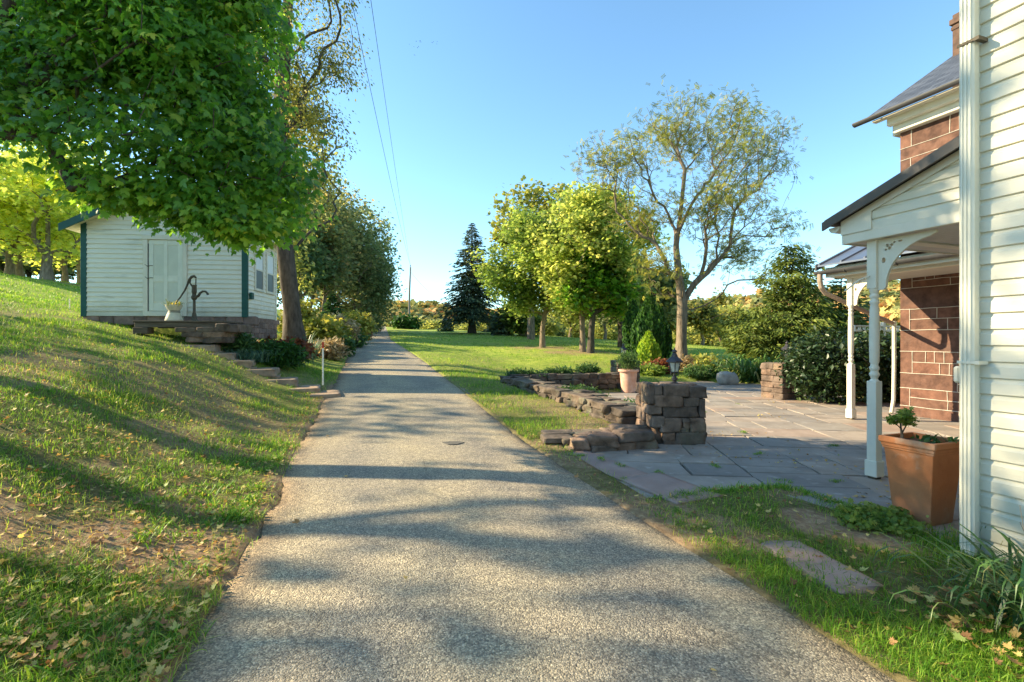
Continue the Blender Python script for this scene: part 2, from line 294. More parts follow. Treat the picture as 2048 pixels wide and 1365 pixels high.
class MB:
    """collects polygons, builds one mesh"""
    def __init__(s): s.v = []; s.f = []; s.m = []; s.r = []; s.cm = 0; s.cr = .5
    def add(s, vs, fs):
        n = len(s.v); s.v += [tuple(map(float, a)) for a in vs]; s.r += [s.cr]*len(vs)
        s.f += [tuple(i+n for i in f) for f in fs]; s.m += [s.cm]*len(fs); return s
    def box(s, x0, x1, y0, y1, z0, z1, bev=0.0):
        if x0 > x1: x0, x1 = x1, x0
        if y0 > y1: y0, y1 = y1, y0
        if z0 > z1: z0, z1 = z1, z0
        if bev <= 0:
            v = [(x,y,z) for z in (z0,z1) for y in (y0,y1) for x in (x0,x1)]
            return s.add(v, [(0,2,3,1),(4,5,7,6),(0,1,5,4),(2,6,7,3),(0,4,6,2),(1,3,7,5)])
        b = min(bev, (x1-x0)*.45, (y1-y0)*.45, (z1-z0)*.45)
        bm = bmesh.new(); bmesh.ops.create_cube(bm, size=1)
        for w in bm.verts: w.co = ((x0+x1)/2+w.co.x*(x1-x0), (y0+y1)/2+w.co.y*(y1-y0), (z0+z1)/2+w.co.z*(z1-z0))
        bmesh.ops.bevel(bm, geom=bm.edges[:], offset=b, segments=1, affect='EDGES')
        bm.verts.index_update()
        s.add([w.co for w in bm.verts], [[w.index for w in f.verts] for f in bm.faces]); bm.free(); return s
    def tube(s, pts, rad, n=8, caps=True):
        pts = [np.array(p, float) for p in pts]
        if not hasattr(rad, '__len__'): rad = [rad]*len(pts)
        V = []; up = None
        for i, p in enumerate(pts):
            d = pts[min(i+1, len(pts)-1)]-pts[max(i-1, 0)]; d = d/(np.linalg.norm(d)+1e-9)
            if up is None:
                up = np.array([0,0,1.]) if abs(d[2]) < .9 else np.array([1.,0,0])
            a = up-d*np.dot(up, d); a /= np.linalg.norm(a)+1e-9; up = a; b = np.cross(d, a)
            for k in range(n):
                t = 2*PI*k/n; V.append(p+rad[i]*(math.cos(t)*a+math.sin(t)*b))
        Fs = [(i*n+k, i*n+(k+1) % n, (i+1)*n+(k+1) % n, (i+1)*n+k) for i in range(len(pts)-1) for k in range(n)]
        if caps: Fs += [tuple(range(n-1, -1, -1)), tuple((len(pts)-1)*n+k for k in range(n))]
        return s.add(V, Fs)
    def lathe(s, prof, n=24, c=(0,0,0), rot=0.0, caps=True):
        V = [(c[0]+r*math.cos(rot+2*PI*k/n), c[1]+r*math.sin(rot+2*PI*k/n), c[2]+z) for r, z in prof for k in range(n)]
        Fs = [(i*n+k, i*n+(k+1) % n, (i+1)*n+(k+1) % n, (i+1)*n+k) for i in range(len(prof)-1) for k in range(n)]
        if caps: Fs += [tuple(range(n-1, -1, -1)), tuple((len(prof)-1)*n+k for k in range(n))]
        return s.add(V, Fs)
    def prism(s, poly, ax, a0, a1):
        """poly in the two other axes, extruded along axis ax from a0 to a1"""
        n = len(poly)
        def mk(p, a):
            q = list(p); q.insert(ax, a); return q
        V = [mk(p, a0) for p in poly]+[mk(p, a1) for p in poly]
        Fs = [tuple(range(n))[::-1], tuple(range(n, 2*n))]+[(i, (i+1) % n, n+(i+1) % n, n+i) for i in range(n)]
        return s.add(V, Fs)
    def build(s, name, mats, parent=None, off=(0,0,0), smooth=False, rnd=False):
        me = bpy.data.meshes.new(name)
        o3 = off
        me.from_pydata([(a-o3[0], b-o3[1], c-o3[2]) for a, b, c in s.v], [], s.f)
        if not isinstance(mats, (list, tuple)): mats = [mats]
        for m_ in mats: me.materials.append(MT[m_] if isinstance(m_, str) else m_)
        me.polygons.foreach_set('material_index', s.m)
        if smooth: me.polygons.foreach_set('use_smooth', [True]*len(me.polygons))
        if rnd:
            at = me.attributes.new('rnd', 'FLOAT', 'POINT'); at.data.foreach_set('value', s.r)
        bm = bmesh.new(); bm.from_mesh(me); bmesh.ops.recalc_face_normals(bm, faces=bm.faces[:]); bm.to_mesh(me); bm.free()
        me.update()
        if smooth:
            try: me.set_sharp_from_angle(angle=R(40))
            except Exception: pass
        return link(bpy.data.objects.new(name, me), parent)

# rounded irregular stones
def _stone_template(n=5):
    bm = bmesh.new(); bmesh.ops.create_cube(bm, size=2)
    bmesh.ops.subdivide_edges(bm, edges=bm.edges[:], cuts=n, use_grid_fill=True)
    bm.verts.index_update()
    V = np.array([w.co[:] for w in bm.verts]); Fq = [[w.index for w in f.verts] for f in bm.faces]; bm.free()
    return V, np.array(Fq)
ST_V, ST_F = _stone_template(5)
class Stones:
    def __init__(s, seed=0): s.V = []; s.F = []; s.r = []; s.n = 0; s.g = np.random.default_rng(seed)
    def add(s, c, size, rz=0, round_=.35, rough=.06):
        hf = np.array(size)/2; u = np.sign(ST_V)*np.abs(ST_V)**.62*hf
        rr_ = min(hf)*(.10+.85*round_); rr_ = min(rr_, min(hf)*.98); inner = np.clip(u, -(hf-rr_), hf-rr_); dv = u-inner
        ln = np.linalg.norm(dv, axis=1, keepdims=True); u = inner+dv/np.maximum(ln, 1e-6)*np.minimum(ln, rr_)
        u = u/hf
        ph = s.g.random((3,3))*6; k = s.g.uniform(1.2, 2.6, (3,3))
        dn = sum(np.sin(u@k[i]+ph[i][0]) for i in range(3))/3
        u = u*(1+rough*dn[:, None]*1.3)+s.g.normal(0, .035, u.shape)*(min(hf)/hf)
        u[:,0] += u[:,2]*s.g.normal(0,.05); u[:,2] += u[:,0]*s.g.normal(0,.035)
        u = u*np.array(size)/2
        ca, sa = math.cos(rz), math.sin(rz)
        w = np.stack([u[:,0]*ca-u[:,1]*sa, u[:,0]*sa+u[:,1]*ca, u[:,2]], 1)+np.array(c)
        s.V.append(w); s.F.append(ST_F+s.n); s.n += len(w); s.r.append(np.full(len(w), s.g.random()))
        return s
    def build(s, name, mat, parent=None, off=(0,0,0)):
        return mesh_np(name, np.concatenate(s.V)-np.array(off), np.concatenate(s.F), MT[mat], parent, True, {'rnd': np.concatenate(s.r)})

# ------------------------------------------------------------------ foliage machinery
def frames(nrm, spin):
    n = nrm/np.linalg.norm(nrm, axis=1, keepdims=True)
    ref = np.where(np.abs(n[:, 2:3]) < .95, np.array([[0,0,1.]]), np.array([[1.,0,0]]))
    a = np.cross(ref, n); a /= np.linalg.norm(a, axis=1, keepdims=True); b = np.cross(n, a)
    c, s_ = np.cos(spin)[:, None], np.sin(spin)[:, None]
    x = a*c+b*s_; y = -a*s_+b*c
    return np.stack([x, y, n], 2)      # columns
def scatter(tv, tf, pos, Rm, sc):
    tv = np.asarray(tv, float); tf = np.asarray(tf, int); n = len(pos)
    if np.ndim(sc) == 1: sc = sc[:, None]
    if sc.shape[1] == 1: loc = tv[None]*sc[:, :, None]
    else: loc = tv[None]*sc[:, None, :]
    V = np.einsum('nij,nkj->nki', Rm, loc)+pos[:, None, :]
    Fa = tf[None]+(np.arange(n)*len(tv))[:, None, None]
    return V.reshape(-1,3), Fa.reshape(-1, tf.shape[1])
# templates: y is the tip direction
def fan(poly, droop=.15):
    v = [(0, .3, 0)]+[(x, y, -droop*(x*x+(y-.3)**2)) for x, y in poly]
    f = [(0, i+1, (i+1) % len(poly)+1) for i in range(len(poly))]
    return np.array(v), np.array(f)
_h = [(0,0),(.10,.02),(.32,-.10),(.28,.10),(.56,.12),(.42,.28),(.62,.50),(.40,.46),(.36,.60),(.20,.50),(.18,.78),(0,1.05)]
MAPLE = fan(_h+[(-x, y) for x, y in _h[-2:0:-1]], .35)
OVAL = (np.array([(0,0,0),(.28,.45,.06),(0,1,-.06),(-.28,.45,.06)]), np.array([(0,1,2),(0,2,3)]))
CLUMP = fan([(0,-.2),(.35,-.05),(.3,.2),(.62,.3),(.35,.55),(.4,.85),(.05,.7),(-.2,.95),(-.3,.6),(-.62,.55),(-.4,.25),(-.5,0),(-.2,.05)], .3)
def _pinn():
    V = []; Fx = []
    for i in range(7):
        y = .12+.13*i; z = -.25*y*y
        for sgn in (-1, 1):
            k = len(V); V += [(0,y,z), (sgn*.17,y+.01,z+.01), (sgn*.33,y+.11,z-.10), (sgn*.14,y+.10,z-.01)]; Fx += [(k,k+1,k+2),(k,k+2,k+3)]
    return np.array(V), np.array(Fx)
PINN = _pinn()
NEED = (np.array([(-.10,0,0),(.10,0,0),(.16,.5,-.03),(.0,1,-.12),(-.16,.5,-.03)]), np.array([(0,1,2),(0,2,4),(2,3,4)]))
def _strap(n=6, arch=1.0):
    V = []; Fx = []
    for i in range(n+1):
        t = i/n; w = .5*(1-t**2.2)+.02
        y = math.sin(t*1.5*arch)/ (1.5*arch) *1.0; z = t-(t**2.4)*.75*arch
        V += [(-w, y, z), (w, y, z)]
        if i: k = 2*i; Fx += [(k-2,k-1,k+1),(k-2,k+1,k)]
    return np.array(V), np.array(Fx)
STRAP = _strap(6, 1.0); STRAPUP = _strap(5, .45)
LEAFT = dict(maple=MAPLE, oval=OVAL, clump=CLUMP, pinn=PINN, need=NEED)

def unit(v): return v/(np.linalg.norm(v)+1e-9)
def skeleton(trunk, centers, seg=.6, start=1, up=.25, jit=.06, g=None, lowpen=.9, plw=.22):
    g = g or rng
    pos = [np.array(p, float) for p in trunk]; par = [-1]+list(range(len(trunk)-1))
    plen = [0.]
    for i in range(1, len(pos)): plen.append(plen[-1]+np.linalg.norm(pos[i]-pos[i-1]))
    order = np.argsort([np.linalg.norm(c-pos[start]) for c in centers])
    ends = []
    for ci in order:
        c = centers[ci]; A = np.array(pos[start:]); pl = np.array(plen[start:])
        d = np.linalg.norm(A-c, axis=1)
        cost = d*1.0+plw*(pl-pl[0])+lowpen*np.maximum(0, A[:,2]-c[2])
        j = int(np.argmin(cost))+start; a = pos[j]; dd = d[j-start]
        n = max(1, int(math.ceil(dd/seg)))
        pd = unit(a-pos[par[j]]) if par[j] >= 0 else np.array([0,0,1.])
        mpt = a+(c-a)*.45+pd*dd*.18+np.array([0,0,up*dd*.35])
        prev = j
        for k in range(1, n+1):
            t = k/n; q = (1-t)**2*a+2*t*(1-t)*mpt+t*t*c
            if k < n: q = q+g.normal(0, jit*seg, 3)
            pos.append(q); par.append(prev); plen.append(plen[prev]+dd/n); prev = len(pos)-1
        ends.append(prev)
    return np.array(pos), np.array(par), ends
def branch_mesh(pos, par, ends, rbase, rtip, flare=1.35, g=None):
    g = g or rng
    n = len(pos); cnt = np.zeros(n); ch = [[] for _ in range(n)]
    for i in range(n):
        if par[i] >= 0: ch[par[i]].append(i)
    for i in range(n-1, -1, -1):
        if not ch[i]: cnt[i] = 1
        if par[i] >= 0: cnt[par[i]] += cnt[i]
    p = math.log(max(cnt[0], 2))/math.log(rbase/rtip)
    rad = rtip*cnt**(1/p)
    Vs = []; Fs = []; base = 0
    stack = [(0, -1)]
    while stack:
        i, frm = stack.pop()
        chain = [frm, i] if frm >= 0 else [i]
        while ch[i]:
            cs = sorted(ch[i], key=lambda k: -cnt[k])
            for k in cs[1:]: stack.append((k, i))
            i = cs[0]; chain.append(i)
        pts = pos[chain]; rr = rad[chain].copy()
        if frm >= 0: rr[0] = min(rr[0], rr[1]*1.3)
        else: rr[0] *= flare
        if len(pts) < 2: continue
        ns = 12 if rr.max() > .12 else (7 if rr.max() > .04 else 4)
        if ns == 12:       # subdivide stout limbs
            t0 = np.arange(len(pts)); t1 = np.linspace(0, len(pts)-1, (len(pts)-1)*3+1)
            pts = np.stack([np.interp(t1, t0, pts[:, k]) for k in range(3)], 1); rr = np.interp(t1, t0, rr)
        m_ = len(pts); d = np.zeros((m_,3)); d[1:-1] = pts[2:]-pts[:-2]; d[0] = pts[1]-pts[0]; d[-1] = pts[-1]-pts[-2]
        d /= np.linalg.norm(d, axis=1, keepdims=True)+1e-9
        upv = np.array([1.,.2,0]) if abs(d[0][2]) > .7 else np.array([0,0,1.])
        th = np.arange(ns)*2*PI/ns; ring = []
        for q in range(m_):
            a = upv-d[q]*np.dot(upv, d[q]); a /= np.linalg.norm(a)+1e-9; upv = a; b = np.cross(d[q], a)
            w = rr[q]*(1+(.07*np.sin(th*3+q*.35)+.05*np.sin(th*5-q*.2) if ns == 12 else 0))
            ring.append(pts[q]+np.outer(np.cos(th)*w, a)+np.outer(np.sin(th)*w, b))
        Vs.append(np.concatenate(ring)); k = np.arange(ns)
        for q in range(m_-1):
            Fs.append(np.stack([base+q*ns+k, base+q*ns+(k+1) % ns, base+(q+1)*ns+(k+1) % ns, base+(q+1)*ns+k], 1))
        base += m_*ns
    return np.concatenate(Vs), np.concatenate(Fs)
def pts_in(ells, n, g, shell=.35, mind=0.0, clump=0.0, cs=1.5):
    """points in a union of ellipsoids (cx,cy,cz,rx,ry,rz), pushed towards the surface"""
    vol = np.array([e[3]*e[4]*e[5] for e in ells]); vol = vol/vol.sum(); out = []
    tries = 0
    while len(out) < n and tries < n*40:
        tries += 1
        e = ells[g.choice(len(ells), p=vol)]
        d = unit(g.normal(0,1,3)); r = g.random()**shell
        q = np.array(e[:3])+d*r*np.array(e[3:6])
        if clump and fbm(q[0]/cs+q[2]/cs*.7, q[1]/cs-q[2]/cs*.6, 2) < clump: continue
        if mind and out:
            if np.min(np.linalg.norm(np.array(out[-400:])-q, axis=1)) < mind: continue
        out.append(q)
    return np.array(out)
def leaves_at(centers, per, spread, size, kind, g, tilt=.5, flat=.6, sizevar=.25, updir=(0,0,1), droop=0.0, bias=None):
    n = len(centers)*per
    c = np.repeat(centers, per, axis=0)
    off = g.normal(0, 1, (n,3))*np.array([spread, spread, spread*flat])
    pos = c+off
    nrm = np.array(updir, float)[None]*1.0+g.normal(0, tilt, (n,3))
    if bias is not None: nrm = nrm+np.array(bias)[None]
    Rm = frames(nrm, g.random(n)*2*PI)
    if droop:      # turn tips outward and down
        outd = off.copy(); outd[:,2] = -droop*np.linalg.norm(off[:, :2], axis=1)-.02; outd += g.normal(0,.25*spread,(n,3))
        y = outd/(np.linalg.norm(outd, axis=1, keepdims=True)+1e-9)
        z = nrm-y*(nrm*y).sum(1, keepdims=True); z /= np.linalg.norm(z, axis=1, keepdims=True)+1e-9
        x = np.cross(y, z); Rm = np.stack([x, y, z], 2)
    sc = size*(1+g.normal(0, sizevar, n)).clip(.4, 1.8)
    tv, tf = LEAFT[kind]
    V, Fa = scatter(tv, tf, pos, Rm, sc)
    cr = np.repeat(g.random(len(centers)), per)*.45+g.random(n)*.55
    return V, Fa, np.repeat(cr, len(tv))

def tree(name, label, base, trunk, ells, ncl, per, leaf, size, lmat, bmat, rbase, rtip=.012, spread=.35, seed=1, cat='tree', group=None,
         shell=.45, clump=0.0, cs=1.5, tilt=.6, seg=.6, droop=0.0, flat=.7, start=1, jit=.06, plw=.22, extra=None, mind=0.0, up=.25, flare=1.35, bias=None, cfilter=None):
    g = np.random.default_rng(seed); base = np.array(base, float)
    root = thing(name, label, cat, base, 0, group)
    cen = pts_in(ells, ncl, g, shell, mind, clump, cs)
    if cfilter is not None: cen = cen[cfilter(cen)]
    if extra is not None: cen = np.concatenate([cen, extra])
    pos, par, ends = skeleton(trunk, cen, seg, start, up, jit=jit, g=g, plw=plw)
    V, Fa = branch_mesh(pos, par, ends, rbase, rtip, flare, g)
    mesh_np('trunk', V-base, Fa, MT[bmat], root, True)
    V, Fa, r = leaves_at(cen, per, spread, size, leaf, g, tilt, flat, droop=droop, bias=bias)
    mesh_np('crown', V-base, Fa, MT[lmat], root, True, {'rnd': r})
    return root
def copy_tree(o, loc, rz, sc=1.0, label=None, group=None):
    r = o.copy(); C.objects.link(r); r.location = tuple(loc); r.rotation_euler = (0,0,rz); r.scale = (sc,sc,sc) if not hasattr(sc, '__len__') else sc
    if label: r['label'] = label
    if group: r['group'] = group
    for ch in list(o.children):
        c = ch.copy(); C.objects.link(c); c.parent = r
        for gch in list(ch.children):
            d_ = gch.copy(); C.objects.link(d_); d_.parent = c
    return r
def clump_plant(name, label, base, n, length, width, mat, seed=1, spread=.12, tmpl='STRAP', lvar=.3, cat='plant', group=None, parent=None):
    g = np.random.default_rng(seed); base = np.array(base, float)
    tv, tf = STRAP if tmpl == 'STRAP' else STRAPUP
    ang = g.random(n)*2*PI; ca, sa = np.cos(ang), np.sin(ang)
    lean = g.uniform(.4, 1.25, n) if tmpl == 'STRAP' else g.uniform(.15, .8, n)
    y = np.stack([-sa, ca, 0*ca], 1); x = np.stack([ca, sa, 0*ca], 1); z = np.tile([0,0,1.], (n,1))
    Rm = np.stack([x, y, z], 2)
    Lh = length*(1+g.normal(0, lvar, n)).clip(.35, 1.6)
    sc = np.stack([width*(1+g.normal(0,.2,n)).clip(.5,1.5), Lh*lean, Lh*np.sqrt(np.clip(1.4-lean*.6, .25, 1.2))], 1)
    pos = g.normal(0, spread, (n,3))*[1,1,0]
    V, Fa = scatter(tv, tf, pos, Rm, sc)
    r = np.repeat(g.random(n), len(tv))
    o = mesh_np(name, V if parent is None else V+0, Fa, MT[mat], parent, True, {'rnd': r})
    o.location = tuple(base)
    if parent is None: tag(o, label, cat, group)
    return o
def shrub(name, label, base, rad, ncl, per, leaf, size, lmat, seed=1, cat='shrub', group=None, spread=.12, tilt=.8, bmat='bark_dark', shell=.35, stem=.02, lumps=3, droop=0.0):
    g = np.random.default_rng(seed); base = np.array(base, float); rx, ry, rz_ = rad
    ells = [(base[0], base[1], base[2]+rz_*.95, rx, ry, rz_)]
    for k in range(lumps):
        a = g.random()*2*PI
        ells.append((base[0]+math.cos(a)*rx*.45, base[1]+math.sin(a)*ry*.45, base[2]+rz_*g.uniform(.7,1.25), rx*.6, ry*.6, rz_*.65))
    trunk = [base, base+[0,0,rz_*.25], base+[g.normal(0,.05),0,rz_*.55]]
    root = thing(name, label, cat, base, 0, group)
    cen = pts_in(ells, ncl, g, shell)
    cen[:, 2] = np.maximum(cen[:, 2], base[2]+.05)
    pos, par, ends = skeleton(trunk, cen[::max(1, len(cen)//140)], max(rx,.3)*.4, 0, .2, g=g)
    V, Fa = branch_mesh(pos, par, ends, stem*2.2, stem*.25, 1.1, g)
    mesh_np('stems', V-base, Fa, MT[bmat], root, True)
    V, Fa, r = leaves_at(cen, per, spread, size, leaf, g, tilt, .8, droop=droop)
    mesh_np('foliage', V-base, Fa, MT[lmat], root, True, {'rnd': r})
    return root
def conifer(name, label, base, h, rad, levels, nb, mat, seed=1, cat='tree', group=None, card=.32, droop=.28, skirt=.12, rb=.2, bmat='bark_dark', power=.8, per=9, wide=1.0):
    g = np.random.default_rng(seed); base = np.array(base, float)
    root = thing(name, label, cat, base, 0, group)
    mb = MB(); mb.tube([base, base+[0,0,h*.1], base+[0,0,h*.55], base+[0,0,h*.98]], [rb*1.5, rb, rb*.5, .02], 10)
    P_, Y_, S_ = [], [], []
    for i in range(levels):
        t = i/(levels-1); z = h*(skirt+(1-skirt)*t*.99); L0 = rad*(1-t)**power+.08
        for k in range(nb):
            a = g.random()*2*PI; L1 = L0*g.uniform(.65, 1.12)
            dv = np.array([math.cos(a), math.sin(a), 0]); sd = np.array([-dv[1], dv[0], 0])
            rise = .35*(t-.35)
            def bp_(u): return base+[0,0,z]+dv*L1*u+np.array([0,0,L1*(rise*u-droop*u*u+.10*u**4)])
            if k % 2 == 0 or L1 > rad*.4: mb.tube([bp_(0), bp_(.5), bp_(.95)], [rb*.16*(1-t)+.01, .012+.01*(1-t), .004], 4, False)
            m_ = max(3, int(per*L1/rad*2))
            for q in range(m_):
                u = g.uniform(.15, 1.0); side = g.choice([-1, 1]); w = L1*.33*wide*(1-u*.75)*g.random()
                P_.append(bp_(u)+sd*side*w+np.array([0,0,-w*.35])); Y_.append(dv*.8+sd*side*.7*g.random()+np.array([0,0,-.35-.3*g.random()+.4*t])); S_.append(card*g.uniform(.6, 1.25)*(1-.35*t))
    mb.build('trunk', bmat, root, off=base, smooth=True)
    P_ = np.array(P_); y = np.array(Y_); y /= np.linalg.norm(y, axis=1, keepdims=True); n = len(P_)
    nrm = np.array([0,0,1.])+g.normal(0, .45, (n,3)); z = nrm-y*(nrm*y).sum(1, keepdims=True); z /= np.linalg.norm(z, axis=1, keepdims=True); x = np.cross(y, z)
    V, Fa = scatter(NEED[0]*[1.5,1,1], NEED[1], P_, np.stack([x,y,z], 2), np.array(S_))
    mesh_np('crown', V-base, Fa, MT[mat], root, True, {'rnd': np.repeat(g.random(n), 5)})
    return root
def columnar(name, label, base, h, r, n, size, mat, seed=1, cat='shrub', group=None, tops=1):
    g = np.random.default_rng(seed); base = np.array(base, float)
    root = thing(name, label, cat, base, 0, group)
    MB().tube([base, base+[0,0,h*.5]], [r*.12, r*.06], 8).build('trunk', 'bark', root, off=base, smooth=True)
    u = g.random(n)**.9; a = g.random(n)*2*PI
    prof = r*np.sin(np.clip(u*.9+.1, 0, 1)*PI)**.45*(1-u**3.5)+.02
    rr = prof*g.uniform(.72, 1.06, n)*(1+.16*np.sin(a*3+u*7)+.1*np.sin(a*7+3*u))
    p = np.stack([np.cos(a)*rr, np.sin(a)*rr, .03+u*h*.95], 1)
    y = np.stack([np.cos(a)*.35, np.sin(a)*.35, np.ones(n)], 1)+g.normal(0,.2,(n,3)); y /= np.linalg.norm(y, axis=1, keepdims=True)
    nrm = np.stack([np.cos(a), np.sin(a), np.zeros(n)+.2], 1)+g.normal(0,.5,(n,3)); z = nrm-y*(nrm*y).sum(1, keepdims=True); z /= np.linalg.norm(z, axis=1, keepdims=True)
    V, Fa = scatter(NEED[0]*[2.2,1,1], NEED[1], p, np.stack([np.cross(y,z), y, z], 2), size*g.uniform(.6,1.3,n))
    mesh_np('foliage', V, Fa, MT[mat], root, True, {'rnd': np.repeat(g.random(n), 5)})
    return root

# ------------------------------------------------------------------ terrain functions
_RY = np.array([-30, 0, 4.4, 6.9, 15, 22, 34, 60, 88, 100, 130, 400])
_RZ = np.array([0, 0, .0, .08, .45, .80, 1.5, 2.8, 4.1, 4.2, 2.5, -8])
_CY = np.array([-30, 2.1, 4.38, 6.86, 15.1, 22, 34.3, 88, 110, 600])
_CXX = np.array([10, .11, -.6, -1.41, -3.8, -5.9, -10.1, -24.6, -31, -31])
def smooth_interp(x, xs, ys):
    return (np.interp(x, xs, ys)*2+np.interp(np.asarray(x)*.97-.3, xs, ys)+np.interp(np.asarray(x)*1.03+.3, xs, ys))/4
def zroad(Y): return smooth_interp(Y, _RY, _RZ)
def xc(Y): return smooth_interp(Y, _CY, _CXX)
PATIO = np.array([(.62,6.50),(.95,5.35),(1.22,4.38),(1.75,4.55),(2.22,4.68),(2.68,4.80),(2.95,4.18),(3.12,3.82),(3.36,3.42),(9.0,4.5),(12.5,9.4),(11.5,10.8),(8.2,11.6),(8.8,13.2),(8.6,16.0),(7.0,17.3),(5.2,17.2),(4.2,15.0),(3.9,14.2),(3.0,13.5),(.25,12.9),(1.8,9.0),(2.1,7.4),(2.1,6.85),(1.0,6.60)])
def inside(poly, X, Y):
    X = np.asarray(X, float); Y = np.asarray(Y, float); r = np.zeros(X.shape, bool); n = len(poly)
    for i in range(n):
        x1, y1 = poly[i]; x2, y2 = poly[(i+1) % n]
        c_ = ((y1 > Y) != (y2 > Y)) & (X < (x2-x1)*(Y-y1)/(y2-y1+1e-12)+x1)
        r ^= c_
    return r
def pdist(poly, X, Y):
    X = np.asarray(X, float); Y = np.asarray(Y, float); d = np.full(X.shape, 1e9); n = len(poly)
    for i in range(n):
        a = poly[i]; b = poly[(i+1) % n]; ab = b-a
        t = np.clip(((X-a[0])*ab[0]+(Y-a[1])*ab[1])/(ab@ab), 0, 1)
        d = np.minimum(d, np.hypot(X-a[0]-t*ab[0], Y-a[1]-t*ab[1]))
    return d
def smoothstep(a, b, x):
    t = np.clip((x-a)/(b-a), 0, 1); return t*t*(3-2*t)
def ground_z(X, Y, patio=True, road=True):
    X = np.asarray(X, float); Y = np.asarray(Y, float)
    q = X-xc(Y); zr = zroad(Y)
    xl = np.maximum(0, -q-1.7)
    bl = np.interp(xl, [0,.4,1.2,3,6.8,10,18,40,80,300], [0,.06,.30,1.0,1.78,2.4,4.1,6.6,7.5,7.5])
    bl = bl*np.interp(Y, [0,7,12,16,22,40,60,120], [.78,.86,1.0,1.0,.9,.8,.6,.5])
    farl = np.interp(xl, [8,16], [0,1]); bl = bl*(1-farl)+farl*np.interp(xl, [0,3,6.8,10,18,40,80,300], [0,1.0,1.78,2.4,4.1,6.4,7.2,7.2])*np.interp(Y, [0,120], [1,.8])
    zl = zr+bl
    zfar = smooth_interp(Y, [-30,12,17,22,27,30,50,88,120,400], [0,0,.06,.40,.84,1.02,2.25,3.9,3.0,-8])
    w = smoothstep(1.7, 6.5, q)
    near = smoothstep(2.2, 3.3, q)
    zs = zr*(1-w)+zfar*w
    zs = zs-np.maximum(0, q-12)*.05*smoothstep(14, 24, Y)
    strip = inside(np.array([(-.5,13.3),(.25,12.95),(1.7,9.0),(2.0,7.3),(1.9,6.6),(.8,6.45),(-2.5,6.4),(-6,13.3)]), X, Y)
    zs = np.where((Y < 12.9) & (Y > 5.9) & ~strip & (q > 1.7), np.minimum(zs, .03), zs)
    zs = np.where(strip & (q > 1.6), zr-.02+0*q, zs)
    zz = np.where(q < 0, zl, zs)
    Yc = np.interp(X, [-60,-30,-5,10,25,60], [110,95,62,48,44,42])
    zz = zz-np.minimum(.10*np.maximum(0, Y-Yc), 9.0)*smoothstep(-45, -28, X)
    zz = np.maximum(zz, -7)
    zz = zz+(fbm(X*.9, Y*.9, 3)-.5)*.07*smoothstep(1.7, 3, np.abs(q))+(fbm(X*6, Y*6, 2)-.5)*.02*smoothstep(1.7, 2.2, np.abs(q))
    if road: zz = np.where(np.abs(q) < 1.52, zr-.06, zz+.012)
    if patio:
        ins = inside(PATIO, X, Y) & (pdist(PATIO, X, Y) > .03)
        zz = np.where(ins, -.09, zz)
    # level pads under the shed and the houses
    ls = (X+7.1)*math.cos(R(6.15))+(Y-12.9)*math.sin(R(6.15)); lt = -(X+7.1)*math.sin(R(6.15))+(Y-12.9)*math.cos(R(6.15))
    zz = np.where((ls > -4.0) & (ls < 0) & (lt > .05) & (lt < 2.2), np.minimum(zz, 1.6), zz)
    return zz
def gz(x, y): return float(ground_z(np.array([x]), np.array([y]), patio=False, road=False)[0])
def dirt_mask(X, Y):
    X = np.asarray(X, float); Y = np.asarray(Y, float); q = X-xc(Y)
    n = fbm(X*.8+3, Y*.8+9, 4)
    d = smoothstep(.47, .60, n)*np.interp(Y, [3,8,14,30], [.85,.55,.2,.15])
    def blob(x, y, a, b, rot=0):
        ca, sa = math.cos(rot), math.sin(rot); u = ((X-x)*ca+(Y-y)*sa)/a; v_ = (-(X-x)*sa+(Y-y)*ca)/b
        return np.clip(1.5-(u*u+v_*v_)-1.2*(fbm(X*3, Y*3, 3)-.5)*2, 0, 1)
    d = np.maximum(d, blob(-2.45, 3.3, .75, .42, .3)); d = np.maximum(d, blob(-1.75, 3.35, .35, .7, .25)*.9); d = np.maximum(d, blob(-2.2, 4.1, .7, .35, .2)*.7)
    d = np.maximum(d, blob(2.5, 3.72, .42, .26, -.9))
    d = np.maximum(d, np.clip(1.25-(np.abs(q)-1.55)/.22, 0, 1)*(.5+.5*smoothstep(.4, .6, fbm(X*2.5, Y*2.5, 2)))*(Y < 14)*(np.abs(q) > 1.4)*np.where(q > 0, .35, 1))
    for tx, ty in ((1.9,30),(3.9,27),(-28.5,30)): d = np.maximum(d, blob(tx, ty, 2.2, 1.2)*.8)
    return np.clip(d, 0, 1)

# ------------------------------------------------------------------ ground, road
def uneven(parts):
    out = []
    for a, b, st in parts: out += list(np.arange(a, b, st))
    return np.array(out+[parts[-1][1]])
rows = uneven([(-12,0,.8),(0,1.2,.2),(1.2,8,.07),(8,14,.11),(14,24,.25),(24,60,.8),(60,120,2),(120,700,25)])
cols = uneven([(-420,-100,20),(-100,-40,4),(-40,-14,1.0),(-14,-6,.25),(-6,-1.45,.08),(-1.45,1.45,.5),(1.45,6,.08),(6,14,.2),(14,40,1),(40,100,4),(100,420,20)])
YY, QQ = np.meshgrid(rows, cols, indexing='ij'); XX = xc(YY)+QQ
ZZ = ground_z(XX, YY)
def grid_faces(nr, nc):
    i = np.arange(nr-1)[:, None]*nc+np.arange(nc-1)[None]
    i = i.ravel(); return np.stack([i, i+1, i+nc+1, i+nc], 1)
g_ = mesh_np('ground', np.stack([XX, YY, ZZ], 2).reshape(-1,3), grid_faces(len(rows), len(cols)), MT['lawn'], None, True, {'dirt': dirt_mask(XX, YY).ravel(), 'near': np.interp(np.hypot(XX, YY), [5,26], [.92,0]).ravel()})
tag(g_, kind='structure')
